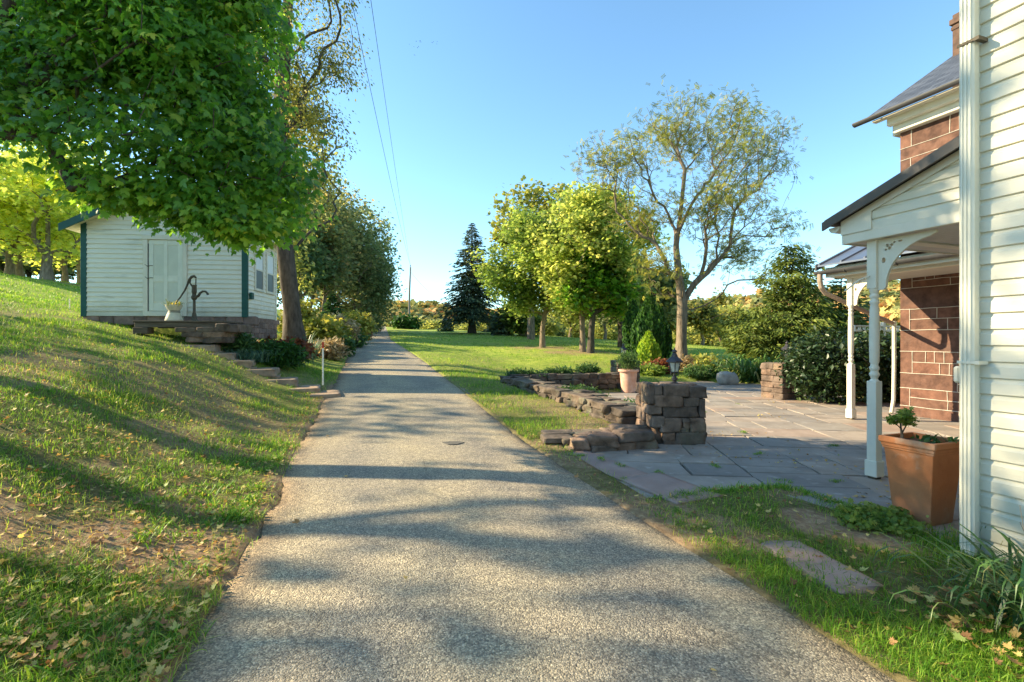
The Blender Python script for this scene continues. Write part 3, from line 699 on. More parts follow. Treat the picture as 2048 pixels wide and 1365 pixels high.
rr_ = uneven([(-12,1,.5),(1,14,.08),(14,60,.5),(60,125,2)]); cc_ = np.concatenate([[-1], np.linspace(-.988, .988, 25), [1]])
YY, AA = np.meshgrid(rr_, cc_, indexing='ij')
hw = 1.60+.09*(vnoise(YY*1.3, AA*0+np.sign(AA)*3+20)-.5)*2+.05*(vnoise(YY*7, AA*0+np.sign(AA)*5+9)-.5)*2
XX = xc(YY)+AA*hw; ZZ = zroad(YY)+.022*(1-AA**2)-.005+np.where(np.abs(AA) > .99, -.045, 0)+(fbm(XX*.8, YY*.8, 2)-.5)*.015
road_ = mesh_np('road', np.stack([XX, YY, ZZ], 2).reshape(-1,3), grid_faces(len(rr_), len(cc_)), MT['asphalt'], None, True, {'across': ((AA+1)/2).ravel()})
tag(road_, kind='structure')
# drain cover / patch on the drive
_p = P(907, 895, 6.5)
mb = MB()
_c = (float(_p[0]), 6.45, float(zroad(6.45))+.022)
mb.prism([(_c[0]+.13*math.cos(a)*(1+.25*math.sin(3*a)), _c[1]+.1*math.sin(a)) for a in np.linspace(0, 2*PI, 14)[:-1]], 2, _c[2]-.02, _c[2]+.004)
MT['tar'] = surf('tar', (.10,.095,.085), (.17,.16,.14), 20, .95, .5, 60, spec=.1)
tag(mb.build('asphalt_patch', 'tar'), 'small dark patch sunk in the asphalt driveway', 'patch')

# ------------------------------------------------------------------ patio of flagstones
def split_rect(x0, x1, y0, y1, out, g):
    w, h = x1-x0, y1-y0
    if (w < 1.15 and h < .85 and g.random() < .75) or (w < .7 and h < .6): out.append((x0,x1,y0,y1)); return
    if w/1.25 > h: k = x0+w*g.uniform(.33,.67); split_rect(x0,k,y0,y1,out,g); split_rect(k,x1,y0,y1,out,g)
    else: k = y0+h*g.uniform(.33,.67); split_rect(x0,x1,y0,k,out,g); split_rect(x0,x1,k,y1,out,g)
g = np.random.default_rng(11); rects = []
split_rect(0, 16, 0, 17, rects, g)
mb = MB()
PR = R(-7)      # the courses run slightly askew of the house
for (a, b, c, d) in rects:
    cx_, cy_ = (a+b)/2, (c+d)/2
    def w_(u, v): return (u*math.cos(PR)-v*math.sin(PR)-2.0, u*math.sin(PR)+v*math.cos(PR)+3.0)
    X0, Y0 = w_(cx_, cy_)
    if not inside(PATIO, X0, Y0): continue
    mb.cr = float(g.random())
    gp = g.uniform(.004, .012); dz = g.normal(0, .003)
    rim = []
    for (u, v) in ((a+gp,c+gp),(b-gp,c+gp),(b-gp,d-gp),(a+gp,d-gp)): rim.append((u+g.normal(0,.006), v+g.normal(0,.006)))
    # add mid points so edges are not ruler straight
    poly = []
    for i in range(4):
        p0, p1 = np.array(rim[i]), np.array(rim[(i+1) % 4]); poly.append(p0)
        for t in (.33, .67): poly.append(p0+(p1-p0)*t+g.normal(0,.005,2))
    cen = np.array([cx_, cy_]); top = []; out_ = []; tx, ty = g.normal(0, .004, 2)
    for p in poly:
        o_ = w_(*p); i_ = w_(*(cen+(p-cen)*(1-.012/np.linalg.norm(p-cen))))
        zt = .012+dz+tx*(p[0]-cx_)+ty*(p[1]-cy_)
        out_.append((o_[0], o_[1], zt-.004)); top.append((i_[0], i_[1], zt))
    n = len(poly); V = top+out_+[(x,y,-.06) for x,y,z in out_]
    Fs = [tuple(range(n))]+[(n+i, n+(i+1) % n, (i+1) % n, i) for i in range(n)]+[(2*n+i, 2*n+(i+1) % n, n+(i+1) % n, n+i) for i in range(n)]
    mb.add(V, Fs)
po = mb.build('patio', 'flag', rnd=True); tag(po, kind='structure')
mb = MB(); pb = [(float(x), float(y), -.022) for x, y in PATIO]
mb.add(pb, [tuple(range(len(pb)))]); tag(mb.build('patio_bed', 'mulch'), kind='structure')

# ------------------------------------------------------------------ grass blades and litter
def blades(n, sampler, size, g, hgt=1.0):
    X, Y = sampler(n); q = X-xc(Y)
    keep = (np.abs(q) > 1.55+.08*(fbm(X*4, Y*4, 2)-.5)*2) & ~(inside(PATIO, X, Y) & (pdist(PATIO, X, Y) > .05))
    dm = dirt_mask(X, Y); keep &= g.random(len(X)) > dm*.93
    ls = (X+7.1)*math.cos(R(6.15))+(Y-12.9)*math.sin(R(6.15)); lt = -(X+7.1)*math.sin(R(6.15))+(Y-12.9)*math.cos(R(6.15))
    keep &= ~((ls > -4.1) & (ls < .1) & (lt > -.05) & (lt < 2.2))
    hs = X*cT+Y*sT; ht = -X*sT+Y*cT; keep &= ~((hs > 3.98) & (ht < 2.13))
    dens = np.interp(fbm(X*1.9, Y*1.9, 4), [.3,.45,.62], [.2,.75,1.0])*np.interp(np.hypot(X, Y), [3,12], [1,1]); keep &= g.random(len(X)) < dens
    X, Y, dm = X[keep], Y[keep], dm[keep]; Z = ground_z(X, Y, False, True)
    m_ = len(X); dist = np.hypot(X, Y)
    s_ = size(dist)*g.uniform(.45, 1.3, m_)*(.55+.9*fbm(X*1.2+40, Y*1.2, 3))
    a = g.random(m_)*2*PI; lean = g.uniform(.1, 1.7, m_)
    wd = s_*np.interp(dist, [2,8,20,40], [.055,.075,.12,.2])
    dx, dy = np.cos(a), np.sin(a); px, py = -dy, dx
    B = np.stack([X, Y, Z-.005], 1)
    def pt(u, side, w): return B+np.stack([dx*lean*u*u*s_+px*side*wd*w, dy*lean*u*u*s_+py*side*wd*w, s_*u*(1.0-.35*lean*u)], 1)
    V = np.stack([pt(0,-1,.5), pt(0,1,.5), pt(.55,1,.4), pt(.55,-1,.4), pt(1.0,0,0)], 1).reshape(-1,3)
    k = (np.arange(m_)*5)[:, None, None]
    Fa = (np.array([(0,1,2),(0,2,3),(3,2,4)])[None]+k).reshape(-1,3)
    hue = fbm(X*.6+9, Y*.6+2, 3); rd = np.clip(g.random(m_)*.72+.28*(hue-.2)+dm*.4*g.random(m_), 0, 1)
    return V, Fa, np.repeat(rd, 5)
g = np.random.default_rng(5)
def samp_persp(y0, y1, x0f, x1f):
    def f(n):
        Y = y0*(y1/y0)**g.random(n); X = (x0f+(x1f-x0f)*g.random(n))*Y; return X, Y
    return f
parts = []; off = 0
SZ = lambda d: np.interp(d, [2,6,15,40], [.062,.07,.085,.12])
for n, s_ in ((190000, samp_persp(1.9, 7, -1.12, 1.1)), (150000, samp_persp(6, 16, -1.12, .5)), (110000, samp_persp(13, 50, -1.12, .7))):
    parts.append(blades(n, s_, SZ, g))
VV = []; FF = []; RR = []
for V, Fa, r in parts: VV.append(V); FF.append(Fa+off); RR.append(r); off += len(V)
go = mesh_np('grass', np.concatenate(VV), np.concatenate(FF), MT['grass'], None, True, {'rnd': np.concatenate(RR)})
tag(go, 'mown green turf with dry thatch on the banks and verges', 'grass', kind='stuff')
# tufts of longer grass at the road edge and in patio joints
def tufts(spots, name, label, ln=.16, per=26, mat='grass', sp=.05, seed=2):
    g = np.random.default_rng(seed); V_ = []; F_ = []; R_ = []; off = 0
    for (x, y, s) in spots:
        n = per; a = g.random(n)*2*PI; L1 = ln*s*g.uniform(.5, 1.2, n); lean = g.uniform(.3,1.2,n)
        z0 = max(gz(x, y), -.0)
        y_ = np.stack([-np.sin(a), np.cos(a), 0*a], 1); x_ = np.stack([np.cos(a), np.sin(a), 0*a], 1); z_ = np.tile([0,0,1.], (n,1))
        pos = np.stack([x+g.normal(0,sp*s,n), y+g.normal(0,sp*s,n), np.full(n, z0)], 1)
        V, Fa = scatter(STRAP[0], STRAP[1], pos, np.stack([x_,y_,z_], 2), np.stack([np.full(n,.008*s), L1*lean, L1], 1))
        V_.append(V); F_.append(Fa+off); off += len(V); R_.append(np.repeat(g.random(n)*.8, len(STRAP[0])))
    o = mesh_np(name, np.concatenate(V_), np.concatenate(F_), MT[mat], None, True, {'rnd': np.concatenate(R_)})
    return tag(o, label, 'grass', kind='stuff')
sp = []
g = np.random.default_rng(8)
for k in range(150):
    Y = g.uniform(1.9, 6.5); sp.append((float(xc(Y))-1.62-abs(g.normal(0,.5)), Y, g.uniform(.5,1.2)))
for k in range(60):
    Y = g.uniform(1.9, 4.2); sp.append((float(xc(Y))+1.68+abs(g.normal(0,.35)), Y, g.uniform(.35,.8)))
for k in range(130):
    i = g.choice([2,3,4,5,6]); a, b = PATIO[i], PATIO[i+1]; t = g.random(); p = a+(b-a)*t+g.normal(0,.04,2); sp.append((p[0], p[1]-.05, g.uniform(.35,.75)))
for k in range(60):
    Y = g.uniform(6.8, 12.5); sp.append((float(np.interp(Y, [7.3,9,12.9], [1.85,1.45,.0]))-.12+g.normal(0,.05), Y, g.uniform(.4,.8)))
tufts(sp, 'long_grass', 'tufts of longer grass along the driveway edge and around the patio')
jt = [(2.3,5.5),(3.1,6.1),(3.6,7.5),(2.9,8.3),(4.2,5.0),(1.6,5.2),(1.05,5.75),(1.25,5.5),(3.9,9.8),(5.2,11.0),(2.8,4.95),(4.4,6.6),(3.3,4.9),(.85,5.95),(1.1,5.0)]
tufts([(a+g.normal(0,.03), b+g.normal(0,.03), g.uniform(.25,.5)) for a, b in jt for _ in range(4)], 'joint_grass', 'small weeds sprouting in the joints between the flagstones', seed=9)

def litter(n, sampler, size, g, lift=.012):
    X, Y = sampler(n); q = X-xc(Y); pin = inside(PATIO, X, Y)
    Z = np.where(pin, .014, np.where(np.abs(q) < 1.56, zroad(Y)+.022, ground_z(X, Y, False, True)+.02))+lift*g.random(len(X))
    nrm = np.array([0,0,1.])+g.normal(0,.35,(len(X),3))
    dist = np.hypot(X, Y); sc = size*g.uniform(.5,1.25,len(X))*np.interp(dist, [2,10,30], [1,1,1.4])
    return scatter(MAPLE[0]*[1,1,-1.2], MAPLE[1], np.stack([X,Y,Z],1), frames(nrm, g.random(len(X))*6.28), sc)+(np.repeat(g.random(len(X)), len(MAPLE[0])),)
g = np.random.default_rng(21)
def s_left(n):
    Y = 2*(11/2.)**g.random(n); q = -1.6-g.random(n)**1.2*(Y*1.06+xc(Y)-1.5).clip(.3, 9); return xc(Y)+q, Y
def s_right(n):
    X = g.uniform(1.2, 4.0, n); Y = g.uniform(1.9, 4.6, n); k = (X-xc(Y) > 1.65); return X[k], Y[k]
def s_road(n):
    Y = g.uniform(2, 9, n); return xc(Y)+g.uniform(-1.55,1.55,n), Y
def s_edge(n):
    Y = g.uniform(2, 12, n); sgn = np.where(g.random(n) < .5, -1, 1); return xc(Y)+sgn*(1.6+np.abs(g.normal(0,.14,n))), Y
def s_patio(n):
    cl = np.array([(4.6,12.2),(3.4,5.9),(3.9,5.3),(4.0,4.6),(3.3,7.3),(6.2,11.6),(4.9,9.2),(2.6,6.1)]); k = g.integers(0, len(cl), n)
    p = cl[k]+g.normal(0,1,(n,2))*[.35,.25]; kk = inside(PATIO, p[:,0], p[:,1]); return p[kk,0], p[kk,1]
def s_corner(n):
    return g.uniform(2.1, 3.0, n), g.uniform(1.95, 2.75, n)
VV = []; FF = []; RR = []; off = 0
for V, Fa, r in (litter(2600, s_left, .036, g, .02), litter(260, s_right, .042, g), litter(8, s_road, .045, g), litter(170, s_edge, .032, g), litter(300, s_patio, .028, g), litter(230, s_corner, .046, g, .04)):
    VV.append(V); FF.append(Fa+off); off += len(V); RR.append(r)
lo = mesh_np('fallen_leaves', np.concatenate(VV), np.concatenate(FF), MT['litter'], None, True, {'rnd': np.concatenate(RR)})
tag(lo, 'dry brown and yellow leaves fallen over the lawn, verge and patio', 'fallen leaves', kind='stuff')

# ================================================================== BUILDINGS
def siding(mb, axis, a0, a1, plane, out, z0, z1, e, style='clap', lo=None, hi=None):
    """lapped boards. axis 0: boards run along x at y=plane, axis 1: along y at x=plane; out = +-1 outward. lo/hi: functions z -> start/end"""
    lo = lo or (lambda z: a0); hi = hi or (lambda z: a1)
    def pt(a, d, z): return (a, plane+out*d, z) if axis == 0 else (plane+out*d, a, z)
    n = int(math.ceil((z1-z0)/e)); jr = random.Random(4)
    for i in range(n):
        b = z0+i*e; t = min(b+e, z1); j = jr.uniform(-.0015, .0015)
        if style == 'clap': prof = [(0, .002), (0, .030+j), (.12, .029+j), (1.0, .007+j)]
        else: prof = [(0, .002), (-.0, .018), (.03, .021), (.68, .019), (.86, .006), (1.0, .004)]
        pr = [(b+u*(t-b), d) for u, d in prof]
        for (za, da), (zb, db) in zip(pr[:-1], pr[1:]):
            zl, zh = min(za, z1), min(zb, z1)
            if hi(zl)-lo(zl) < .02: continue
            mb.add([pt(lo(zl), da, zl), pt(hi(zl), da, zl), pt(max(hi(zh), lo(zh)+.001), db, zh), pt(lo(zh), db, zh)], [(0,1,2,3)])

# ---------------- the white clapboard shed
SH = np.array([-7.1, 12.9, 0.0]); srz = R(6.15)
def SL(x, y, z=0): return np.array([SH[0]+x*math.cos(srz)-y*math.sin(srz), SH[1]+x*math.sin(srz)+y*math.cos(srz), z])
shed = thing('garden_shed', 'small white clapboard shed with dark green corner boards on the bank', 'shed', (SH[0], SH[1], 2.0), srz)
so = (0, 0, 2.0)
zb, ze, wd, dp = 2.10, 4.50, 4.02, 2.05
zpk = ze+.5*wd/2
mb = MB()
mb.box(-wd+.02, -.02, .02, dp-.02, zb-.1, ze)       # core
mb.prism([(-wd+.02, ze), (-.02, ze), (-wd/2, zpk-.01)], 1, .02, dp-.02)
hi_ = lambda z: -.02 if z < ze else -(z-ze)/.5-.02
lo_ = lambda z: -wd+.02 if z < ze else -wd+(z-ze)/.5+.02
siding(mb, 0, 0, 0, 0.0, -1, zb, zpk, .125, lo=lo_, hi=hi_)
siding(mb, 1, 0, dp, 0.0, 1, zb, ze, .125)
siding(mb, 1, 0, dp, -wd, -1, zb, ze, .125)
mb.build('wall', 'shedpaint', shed, off=so)
for x0, x1 in ((-wd-.03, -wd+.11), (-.11, .03)):
    MB().box(x0, x1, -.035, .0-.001, zb-.02, ze+.02, .006).box(x0 if x0 < -1 else .022, x0+.03 if x0 < -1 else .033, -.001, .05, zb-.02, ze).build('corner_board', 'green', shed, off=so)
mb = MB(); mb.box(-.01, .035, dp-.07, dp+.02, zb-.02, ze+.02, .005); mb.build('corner_board', 'white', shed, off=so)
mb = MB(); e_ = .32; th = .07
for s_ in (-1, 1):
    xe = -wd/2+s_*(wd/2+e_); zz_ = zpk-.5*(wd/2+e_)
    mb.prism([(xe, zz_), (xe, zz_+th), (-wd/2, zpk+th+.02), (-wd/2, zpk+.02)], 1, -.30, dp+.25)
mb.build('roof', 'shedroof', shed, off=so)
mb = MB()
for s_ in (-1, 1):
    xe = -wd/2+s_*(wd/2+e_+.005); zz_ = zpk-.5*(wd/2+e_)
    mb.prism([(xe, zz_-.13), (xe, zz_+th-.01), (-wd/2, zpk+th), (-wd/2, zpk-.13)], 1, -.335, -.301)
mb.build('rake_board', 'green', shed, off=so)
mb = MB()
for s_ in (-1, 1):
    xe = -wd/2+s_*(wd/2+e_); zz_ = zpk-.5*(wd/2+e_)
    mb.prism([(xe, zz_-.03), (xe, zz_-.004), (-wd/2, zpk+.016), (-wd/2, zpk-.03)], 1, -.298, dp+.22)
mb.build('soffit', 'white', shed, off=so)
# door
dx0, dx1, dz0, dz1 = -2.43, -1.57, 2.24, 4.10
mb = MB(); mb.box(dx0-.11, dx0, -.06, .0, zb+.0, dz1, .006).box(dx1, dx1+.10, -.06, .0, zb, dz1, .006).box(dx0-.14, dx1+.13, -.075, 0, dz1+.001, dz1+.13, .006).box(dx0, dx1, -.07, 0, zb+.002, dz0-.02, .006)
mb.build('door_frame', 'white', shed, off=so)
door = MB().box(dx0+.03, dx1-.005, -.032, 0, dz0, dz1-.005, .003)
mb = door
xm = (dx0+dx1)/2+.01
for x0, x1 in ((dx0+.03, dx0+.14), (xm-.045, xm+.045), (dx1-.12, dx1-.006)): mb.box(x0, x1, -.046, -.0325, dz0+.002, dz1-.006, .003)
for z0, z1 in ((dz0+.002, dz0+.2), (3.0, 3.16), (dz1-.13, dz1-.006)):
    for x0, x1 in ((dx0+.141, xm-.046), (xm+.046, dx1-.121)): mb.box(x0, x1, -.0455, -.0325, z0, z1, .003)
MT['doorpaint'] = surf('pale_green_white_door', (.68,.69,.57), (.77,.78,.66), 4, .6, .35, 30)
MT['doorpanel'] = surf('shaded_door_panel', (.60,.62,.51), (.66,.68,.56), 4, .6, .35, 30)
dr = mb.build('door', 'doorpaint', shed, off=so)
for (xa, xb) in ((dx0+.141, xm-.046), (xm+.046, dx1-.121)):
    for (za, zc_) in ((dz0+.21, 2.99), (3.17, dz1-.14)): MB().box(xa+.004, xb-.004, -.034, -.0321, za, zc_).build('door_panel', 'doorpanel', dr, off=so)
MB().box(dx0+.005, dx0+.028, -.034, -.002, dz0, dz1-.1).build('door_gap_shade', 'black', dr, off=so)  # solid black strip in place of the shade in the gap beside the door
for z in (3.42, 3.10): MB().tube([(dx0-.06,-.055,z+.03), (dx0+.0,-.06,z-.02), (dx0+.07,-.055,z+.0), (dx0+.13,-.05,z+.0)], .008, 5).build('latch', 'iron', dr, off=so)
# small board above
MB().box(-2.05, -1.5, -.045, 0, ze+.02, ze+.10, .004).box(-1.55, -1.46, -.05, 0, ze-.1, ze+.2, .004).build('vent_trim', 'white', shed, off=so)
# windows in the side wall
for (y0, y1, za, zc) in ((.50, .98, 2.92, 3.98), (1.30, 1.76, 2.92, 3.98)):
    mb = MB(); w = .07
    mb.box(.0, .055, y0-w, y0, za-w, zc+w, .005).box(.0, .055, y1, y1+w, za-w, zc+w, .005).box(0, .054, y0, y1, zc, zc+w, .005).box(0, .06, y0, y1, za-w, za, .005)
    zm = (za+zc)/2; mb.box(.0, .046, y0, y1, zm-.02, zm+.02)
    fr = mb.build('window', 'white', shed, off=so)
    MB().box(.036, .040, y0+.02, y1-.02, zm+.02, zc).build('blind', 'blind', fr, off=so)
    MB().box(.036, .039, y0+.02, y1-.02, za, zm-.02).build('pane', 'screen', fr, off=so)
MB().box(.02, .10, .10, .24, 2.58, 2.76, .01).build('outlet_box', 'green', shed, off=so)
# stone foundation
st = Stones(5); x = -wd
while x < 0:
    w = random.uniform(.3, .6); st.add((x+w/2, .10, 1.99), (w*.99, .22, .24), 0, .15, .03); x += w
for row in range(4):
    y = 0.0
    while y < dp:
        w = random.uniform(.16, .30); st.add((-.09, y+w/2, 2.03-.145*row), (.22, w*.98, .15), 0, .15, .03); y += w
st.build('foundation', 'foundation', shed, off=so)

# ---------------- platform in front of the shed with pump and pot
wp = thing('well_platform', 'dark timber well cover on flat stones in front of the shed door', 'platform', SL(-1.7, -.75, 1.5), srz)
wo = (-1.7, -.75, 1.5)
mb = MB(); x0, x1 = -2.12, -.06
n = 9
for i in range(n):
    y = -1.12+i*.118; mb.box(x0, x1, y, y+.112, 1.90, 1.945, .006)
mb.build('deck', 'woodold', wp, off=wo)
mb = MB(); mb.box(x0+.02, x1-.04, -1.10, -1.0, 1.78, 1.898, .01).box(x0+.02, x1-.04, -.2, -.1, 1.78, 1.898, .01).box(x0+.02, x0+.35, -1.16, -.9, 1.62, 1.779, .01).box(-.6, -.42, -1.05, -.2, 1.70, 1.779, .01)
mb.build('beam', 'woodold', wp, off=wo)
st = Stones(6)
for (a, b, z0, h) in ((-1.1,-.62,1.66,.11), (-.62,-.18,1.67,.11), (-.95,-.45,1.54,.13), (-.5,0,1.54,.13), (-.85,-.4,1.42,.13), (-.45,0,1.40,.14), (-.2,.15,1.67,.2)):
    for yy in (-1.05, -.62, -.25): st.add(((a+b)/2, yy, z0+h/2), (b-a, .44, h*1.05), random.uniform(-.05,.05), .1, .04)
st.build('stone_base', 'stone', wp, off=wo)

pump = thing('water_pump', 'rusty cast iron hand pump standing on the well cover', 'pump', SL(-.90, -.80, 1.945), srz)
def lp(*a): return tuple(a)
MB().lathe([(.11,0),(.11,.015),(.075,.03),(.055,.10),(.045,.18),(.032,.22),(.030,.52),(.05,.54),(.066,.57),(.066,.61),(.05,.64),(.045,.66),(.046,.70),(.058,.72),(.056,.74),(.052,.86),(.058,.88),(.058,.90),(.03,.905),(.0,.906)], 16).build('pump_body', 'iron', pump, smooth=True)
MB().tube([(.04,0,.60),(.10,0,.63),(.14,0,.70),(.20,0,.745),(.27,0,.74),(.31,0,.69),(.32,0,.66)], [.035,.032,.028,.025,.025,.026,.030], 10).build('spout', 'iron', pump, smooth=True)
mb = MB(); mb.tube([(.045,0,1.08),(0,0,1.12),(-.06,0,1.10),(-.12,0,1.03),(-.16,0,.90),(-.22,0,.76),(-.33,0,.58),(-.45,0,.43),(-.53,0,.36)], [.022,.034,.034,.027,.024,.021,.019,.018,.026], 8)
mb.tube([(.045,0,1.08),(.045,0,.90)], .008, 6); mb.tube([(-.05,0,.87),(-.10,0,.95),(-.085,0,1.06)], [.022,.02,.02], 6); mb.tube([(.03,0,.9),(.03,0,1.04),(.06,0,1.05)], .006, 5)
mb.build('pump_handle', 'iron', pump, smooth=True)
pot = thing('milk_can_planter', 'cream enamelled can planter with grassy plant left of the pump', 'planter', SL(-1.38, -.78, 1.945), srz)
MB().lathe([(.19,0),(.195,.02),(.17,.10),(.145,.17),(.125,.215),(.13,.225),(.12,.235),(.12,.26),(.15,.30),(.175,.36),(.185,.40),(.17,.40),(.14,.33),(0,.33)], 24).build('can', 'cream', pot, smooth=True)
MB().lathe([(.128,.21),(.134,.218),(.128,.228)], 24, caps=False).lathe([(.122,.24),(.128,.247),(.122,.256)], 24, caps=False).build('band', 'iron', pot, smooth=True)
gp_ = clump_plant('grass_plant', None, (0,0,.36), 90, .26, .012, 'shrub', 31, .07, parent=pot)

# ---------------- white siding wing with its porch  (house frame: x=s, y=t)
W0 = (4.0, 2.12, 0)
wing = thing('farmhouse_wing', 'white vinyl sided farmhouse wing with a turned post porch and downspout', 'house', H(4.0, 2.12, 0), TH)
mb = MB(); mb.box(4.02, 10, -6, 2.10, -.1, 6.4)
siding(mb, 1, -6, 2.09, 4.02, -1, .03, 6.4, .107, 'vinyl')
siding(mb, 0, 4.02, 10, 2.10, 1, .03, 6.4, .107, 'vinyl')
mb.build('wall', 'vinyl', wing, off=W0)
MB().box(3.985, 4.02, 2.02, 2.124, 0, 6.4, .004).box(4.0, 4.10, 2.101, 2.135, 0, 6.4, .004).build('corner_board', 'metalwhite', wing, off=W0)
MB().prism([(3.6, 6.3),(7, 8.4),(10.4, 6.3),(10.4,6.15),(7,8.25),(3.6,6.15)], 1, -6.2, 2.4).build('roof', 'slate', wing, off=W0)
mb = MB(); mb.box(3.905, 3.975, 2.005, 2.082, .02, 6.2, .012)
for k in range(3): mb.box(3.899, 3.906, 2.018+k*.022, 2.028+k*.022, .02, 6.2)
ds = mb.build('downspout', 'metalwhite', wing, off=W0)
for zz_ in (1.30, 3.42):
    mb = MB(); mb.box(3.893, 3.899, 1.995, 2.09, zz_, zz_+.018).box(3.893, 3.99, 1.97, 1.995, zz_-.004, zz_+.02); mb.build('strap', 'metalwhite' if zz_ < 2 else 'iron', ds, off=W0)
MB().box(4.005, 4.10, 2.136, 2.175, 1.16, 1.275, .012).build('outlet_cover', 'white', wing, off=W0)

# porch: eave at t=3.94, roof rising back to the wing, gable end facing the drive at s=5.15
s0 = 5.13; tE = 3.80; zC = 2.50; slope = .36
def zroof(t): return 2.75+(3.86-t)*slope
mb = MB()
siding(mb, 1, 0, 0, s0+.02, -1, zC+.10, zroof(2.12)-.05, .107, 'vinyl', lo=lambda z: 2.13, hi=lambda z: min(3.50, 3.86-(z+.06-2.75)/slope))
mb.box(s0+.021, s0+.05, 2.13, 3.5, zC+.1, zC+.25)
mb.prism([(2.13, zC+.1), (3.62, zC+.1), (2.13, zroof(2.13)-.12)], 0, s0+.022, s0+.06)
mb.build('gable_siding', 'vinyl', wing, off=W0)
mb = MB(); mb.box(s0-.005, s0+.04, 2.14, tE, zC, zC+.101, .004).box(s0-.004, s0+.04, 3.47, tE, zC+.102, zC+.19, .004)
mb.prism([(tE, zC+.10), (tE, zroof(tE)-.025), (2.13, zroof(2.13)-.025), (2.13, zroof(2.13)-.10), (3.48, zroof(3.48)-.10), (3.48, zC+.10)], 0, s0-.02, s0-.006)
mb.build('gable_trim', 'white', wing, off=W0)
mb = MB(); mb.box(s0, 9.5, tE-.02, tE, zC, zroof(tE)-.05).box(s0+.041, 9.5, 3.44, 3.56, zC-.001, zC+.12)
mb.build('fascia', 'white', wing, off=W0)
mb = MB()
for k in range(22):
    t_ = 2.14+k*.062
    mb.box(s0+.05, 9.5, t_, t_+.056, zC+.02, zC+.032)
mb.box(s0+.05, 9.5, 2.13, 3.5, zC+.033, zC+.05); mb.box(s0+.05, 9.5, 3.56, 3.78, zC+.012, zC+.03)
mb.build('porch_ceiling', 'soffit', wing, off=W0)
mb = MB(); mb.prism([(3.93, zroof(3.93)), (3.93, zroof(3.93)+.03), (2.13, zroof(2.13)+.03), (2.13, zroof(2.13))], 0, s0-.10, 9.6)
for k in range(12): s_ = s0-.10+k*.42; mb.prism([(3.93, zroof(3.93)+.031), (3.93, zroof(3.93)+.06), (2.13, zroof(2.13)+.06), (2.13, zroof(2.13)+.031)], 0, s_, s_+.03)
mb.prism([(3.94, zroof(3.94)-.05), (3.94, zroof(3.94)+.04), (2.13, zroof(2.13)+.04), (2.13, zroof(2.13)-.05)], 0, s0-.125, s0-.102)
mb.build('porch_roof', 'roofmetal', wing, off=W0)
def gutter(mb, tc_, zc_, a0, a1, r=.062, ax=0):
    # half round gutter along x (ax=0) at y=tc_, or along y (ax=1) at x=tc_
    n = 10; ring_o = [(tc_+r*math.cos(PI+PI*k/n), zc_+r*math.sin(PI+PI*k/n)) for k in range(n+1)]
    ring_i = [(tc_+(r-.006)*math.cos(PI+PI*k/n), zc_+(r-.006)*math.sin(PI+PI*k/n)) for k in range(n, -1, -1)]
    mb.prism(ring_o+ring_i, ax, a0, a1)
    mb.prism([(tc_+r*math.cos(PI+PI*k/n), zc_+r*math.sin(PI+PI*k/n)) for k in range(n+1)], ax, a0-.004, a0); mb.prism([(tc_+r*math.cos(PI+PI*k/n), zc_+r*math.sin(PI+PI*k/n)) for k in range(n+1)], ax, a1, a1+.004)
mb = MB(); gutter(mb, tE+.065, zC+.20, s0-.03, 9.5); mb.build('gutter', 'metalwhite', wing, off=W0)

def turned_post(parent, sx, ty, ztop, off, s=1.0, mat='white', rz=0):
    """square base block, ringed turned shaft and square head"""
    mb = MB(); hb = .048; c = (sx, ty)
    mb.box(sx-.062, sx+.062, ty-.062, ty+.062, .035, .201, .006)
    mb.box(sx-hb, sx+hb, ty-hb, ty+hb, .199, 1.03, .004)
    zt = ztop-.5
    prof = [(.046,1.03),(.030,1.055),(.036,1.075),(.046,1.09),(.046,1.11),(.036,1.125),(.034,1.14),(.045,1.155),(.045,1.175),(.035,1.19),(.035,1.21),(.043,1.235),(.046,1.4),(.046,1.6),(.042,zt-.22),(.034,zt-.17),(.044,zt-.15),(.044,zt-.135),(.034,zt-.12),(.034,zt-.105),(.044,zt-.09),(.044,zt-.075),(.033,zt-.055),(.046,zt-.02),(.046,zt)]
    po_ = mb.build('porch_post', mat, parent, off=off)
    MB().box(sx-hb, sx+hb, ty-hb, ty+hb, ztop-.50, ztop, .004).build('post_head', mat, po_, off=off)
    MB().lathe(prof, 20, (sx, ty, 0)).build('turned_shaft', mat, po_, off=off, smooth=True)
    MB().box(sx-.04, sx+.04, ty-.04, ty+.04, 0, .034).build('post_foot', 'iron', po_, off=off)
    return po_
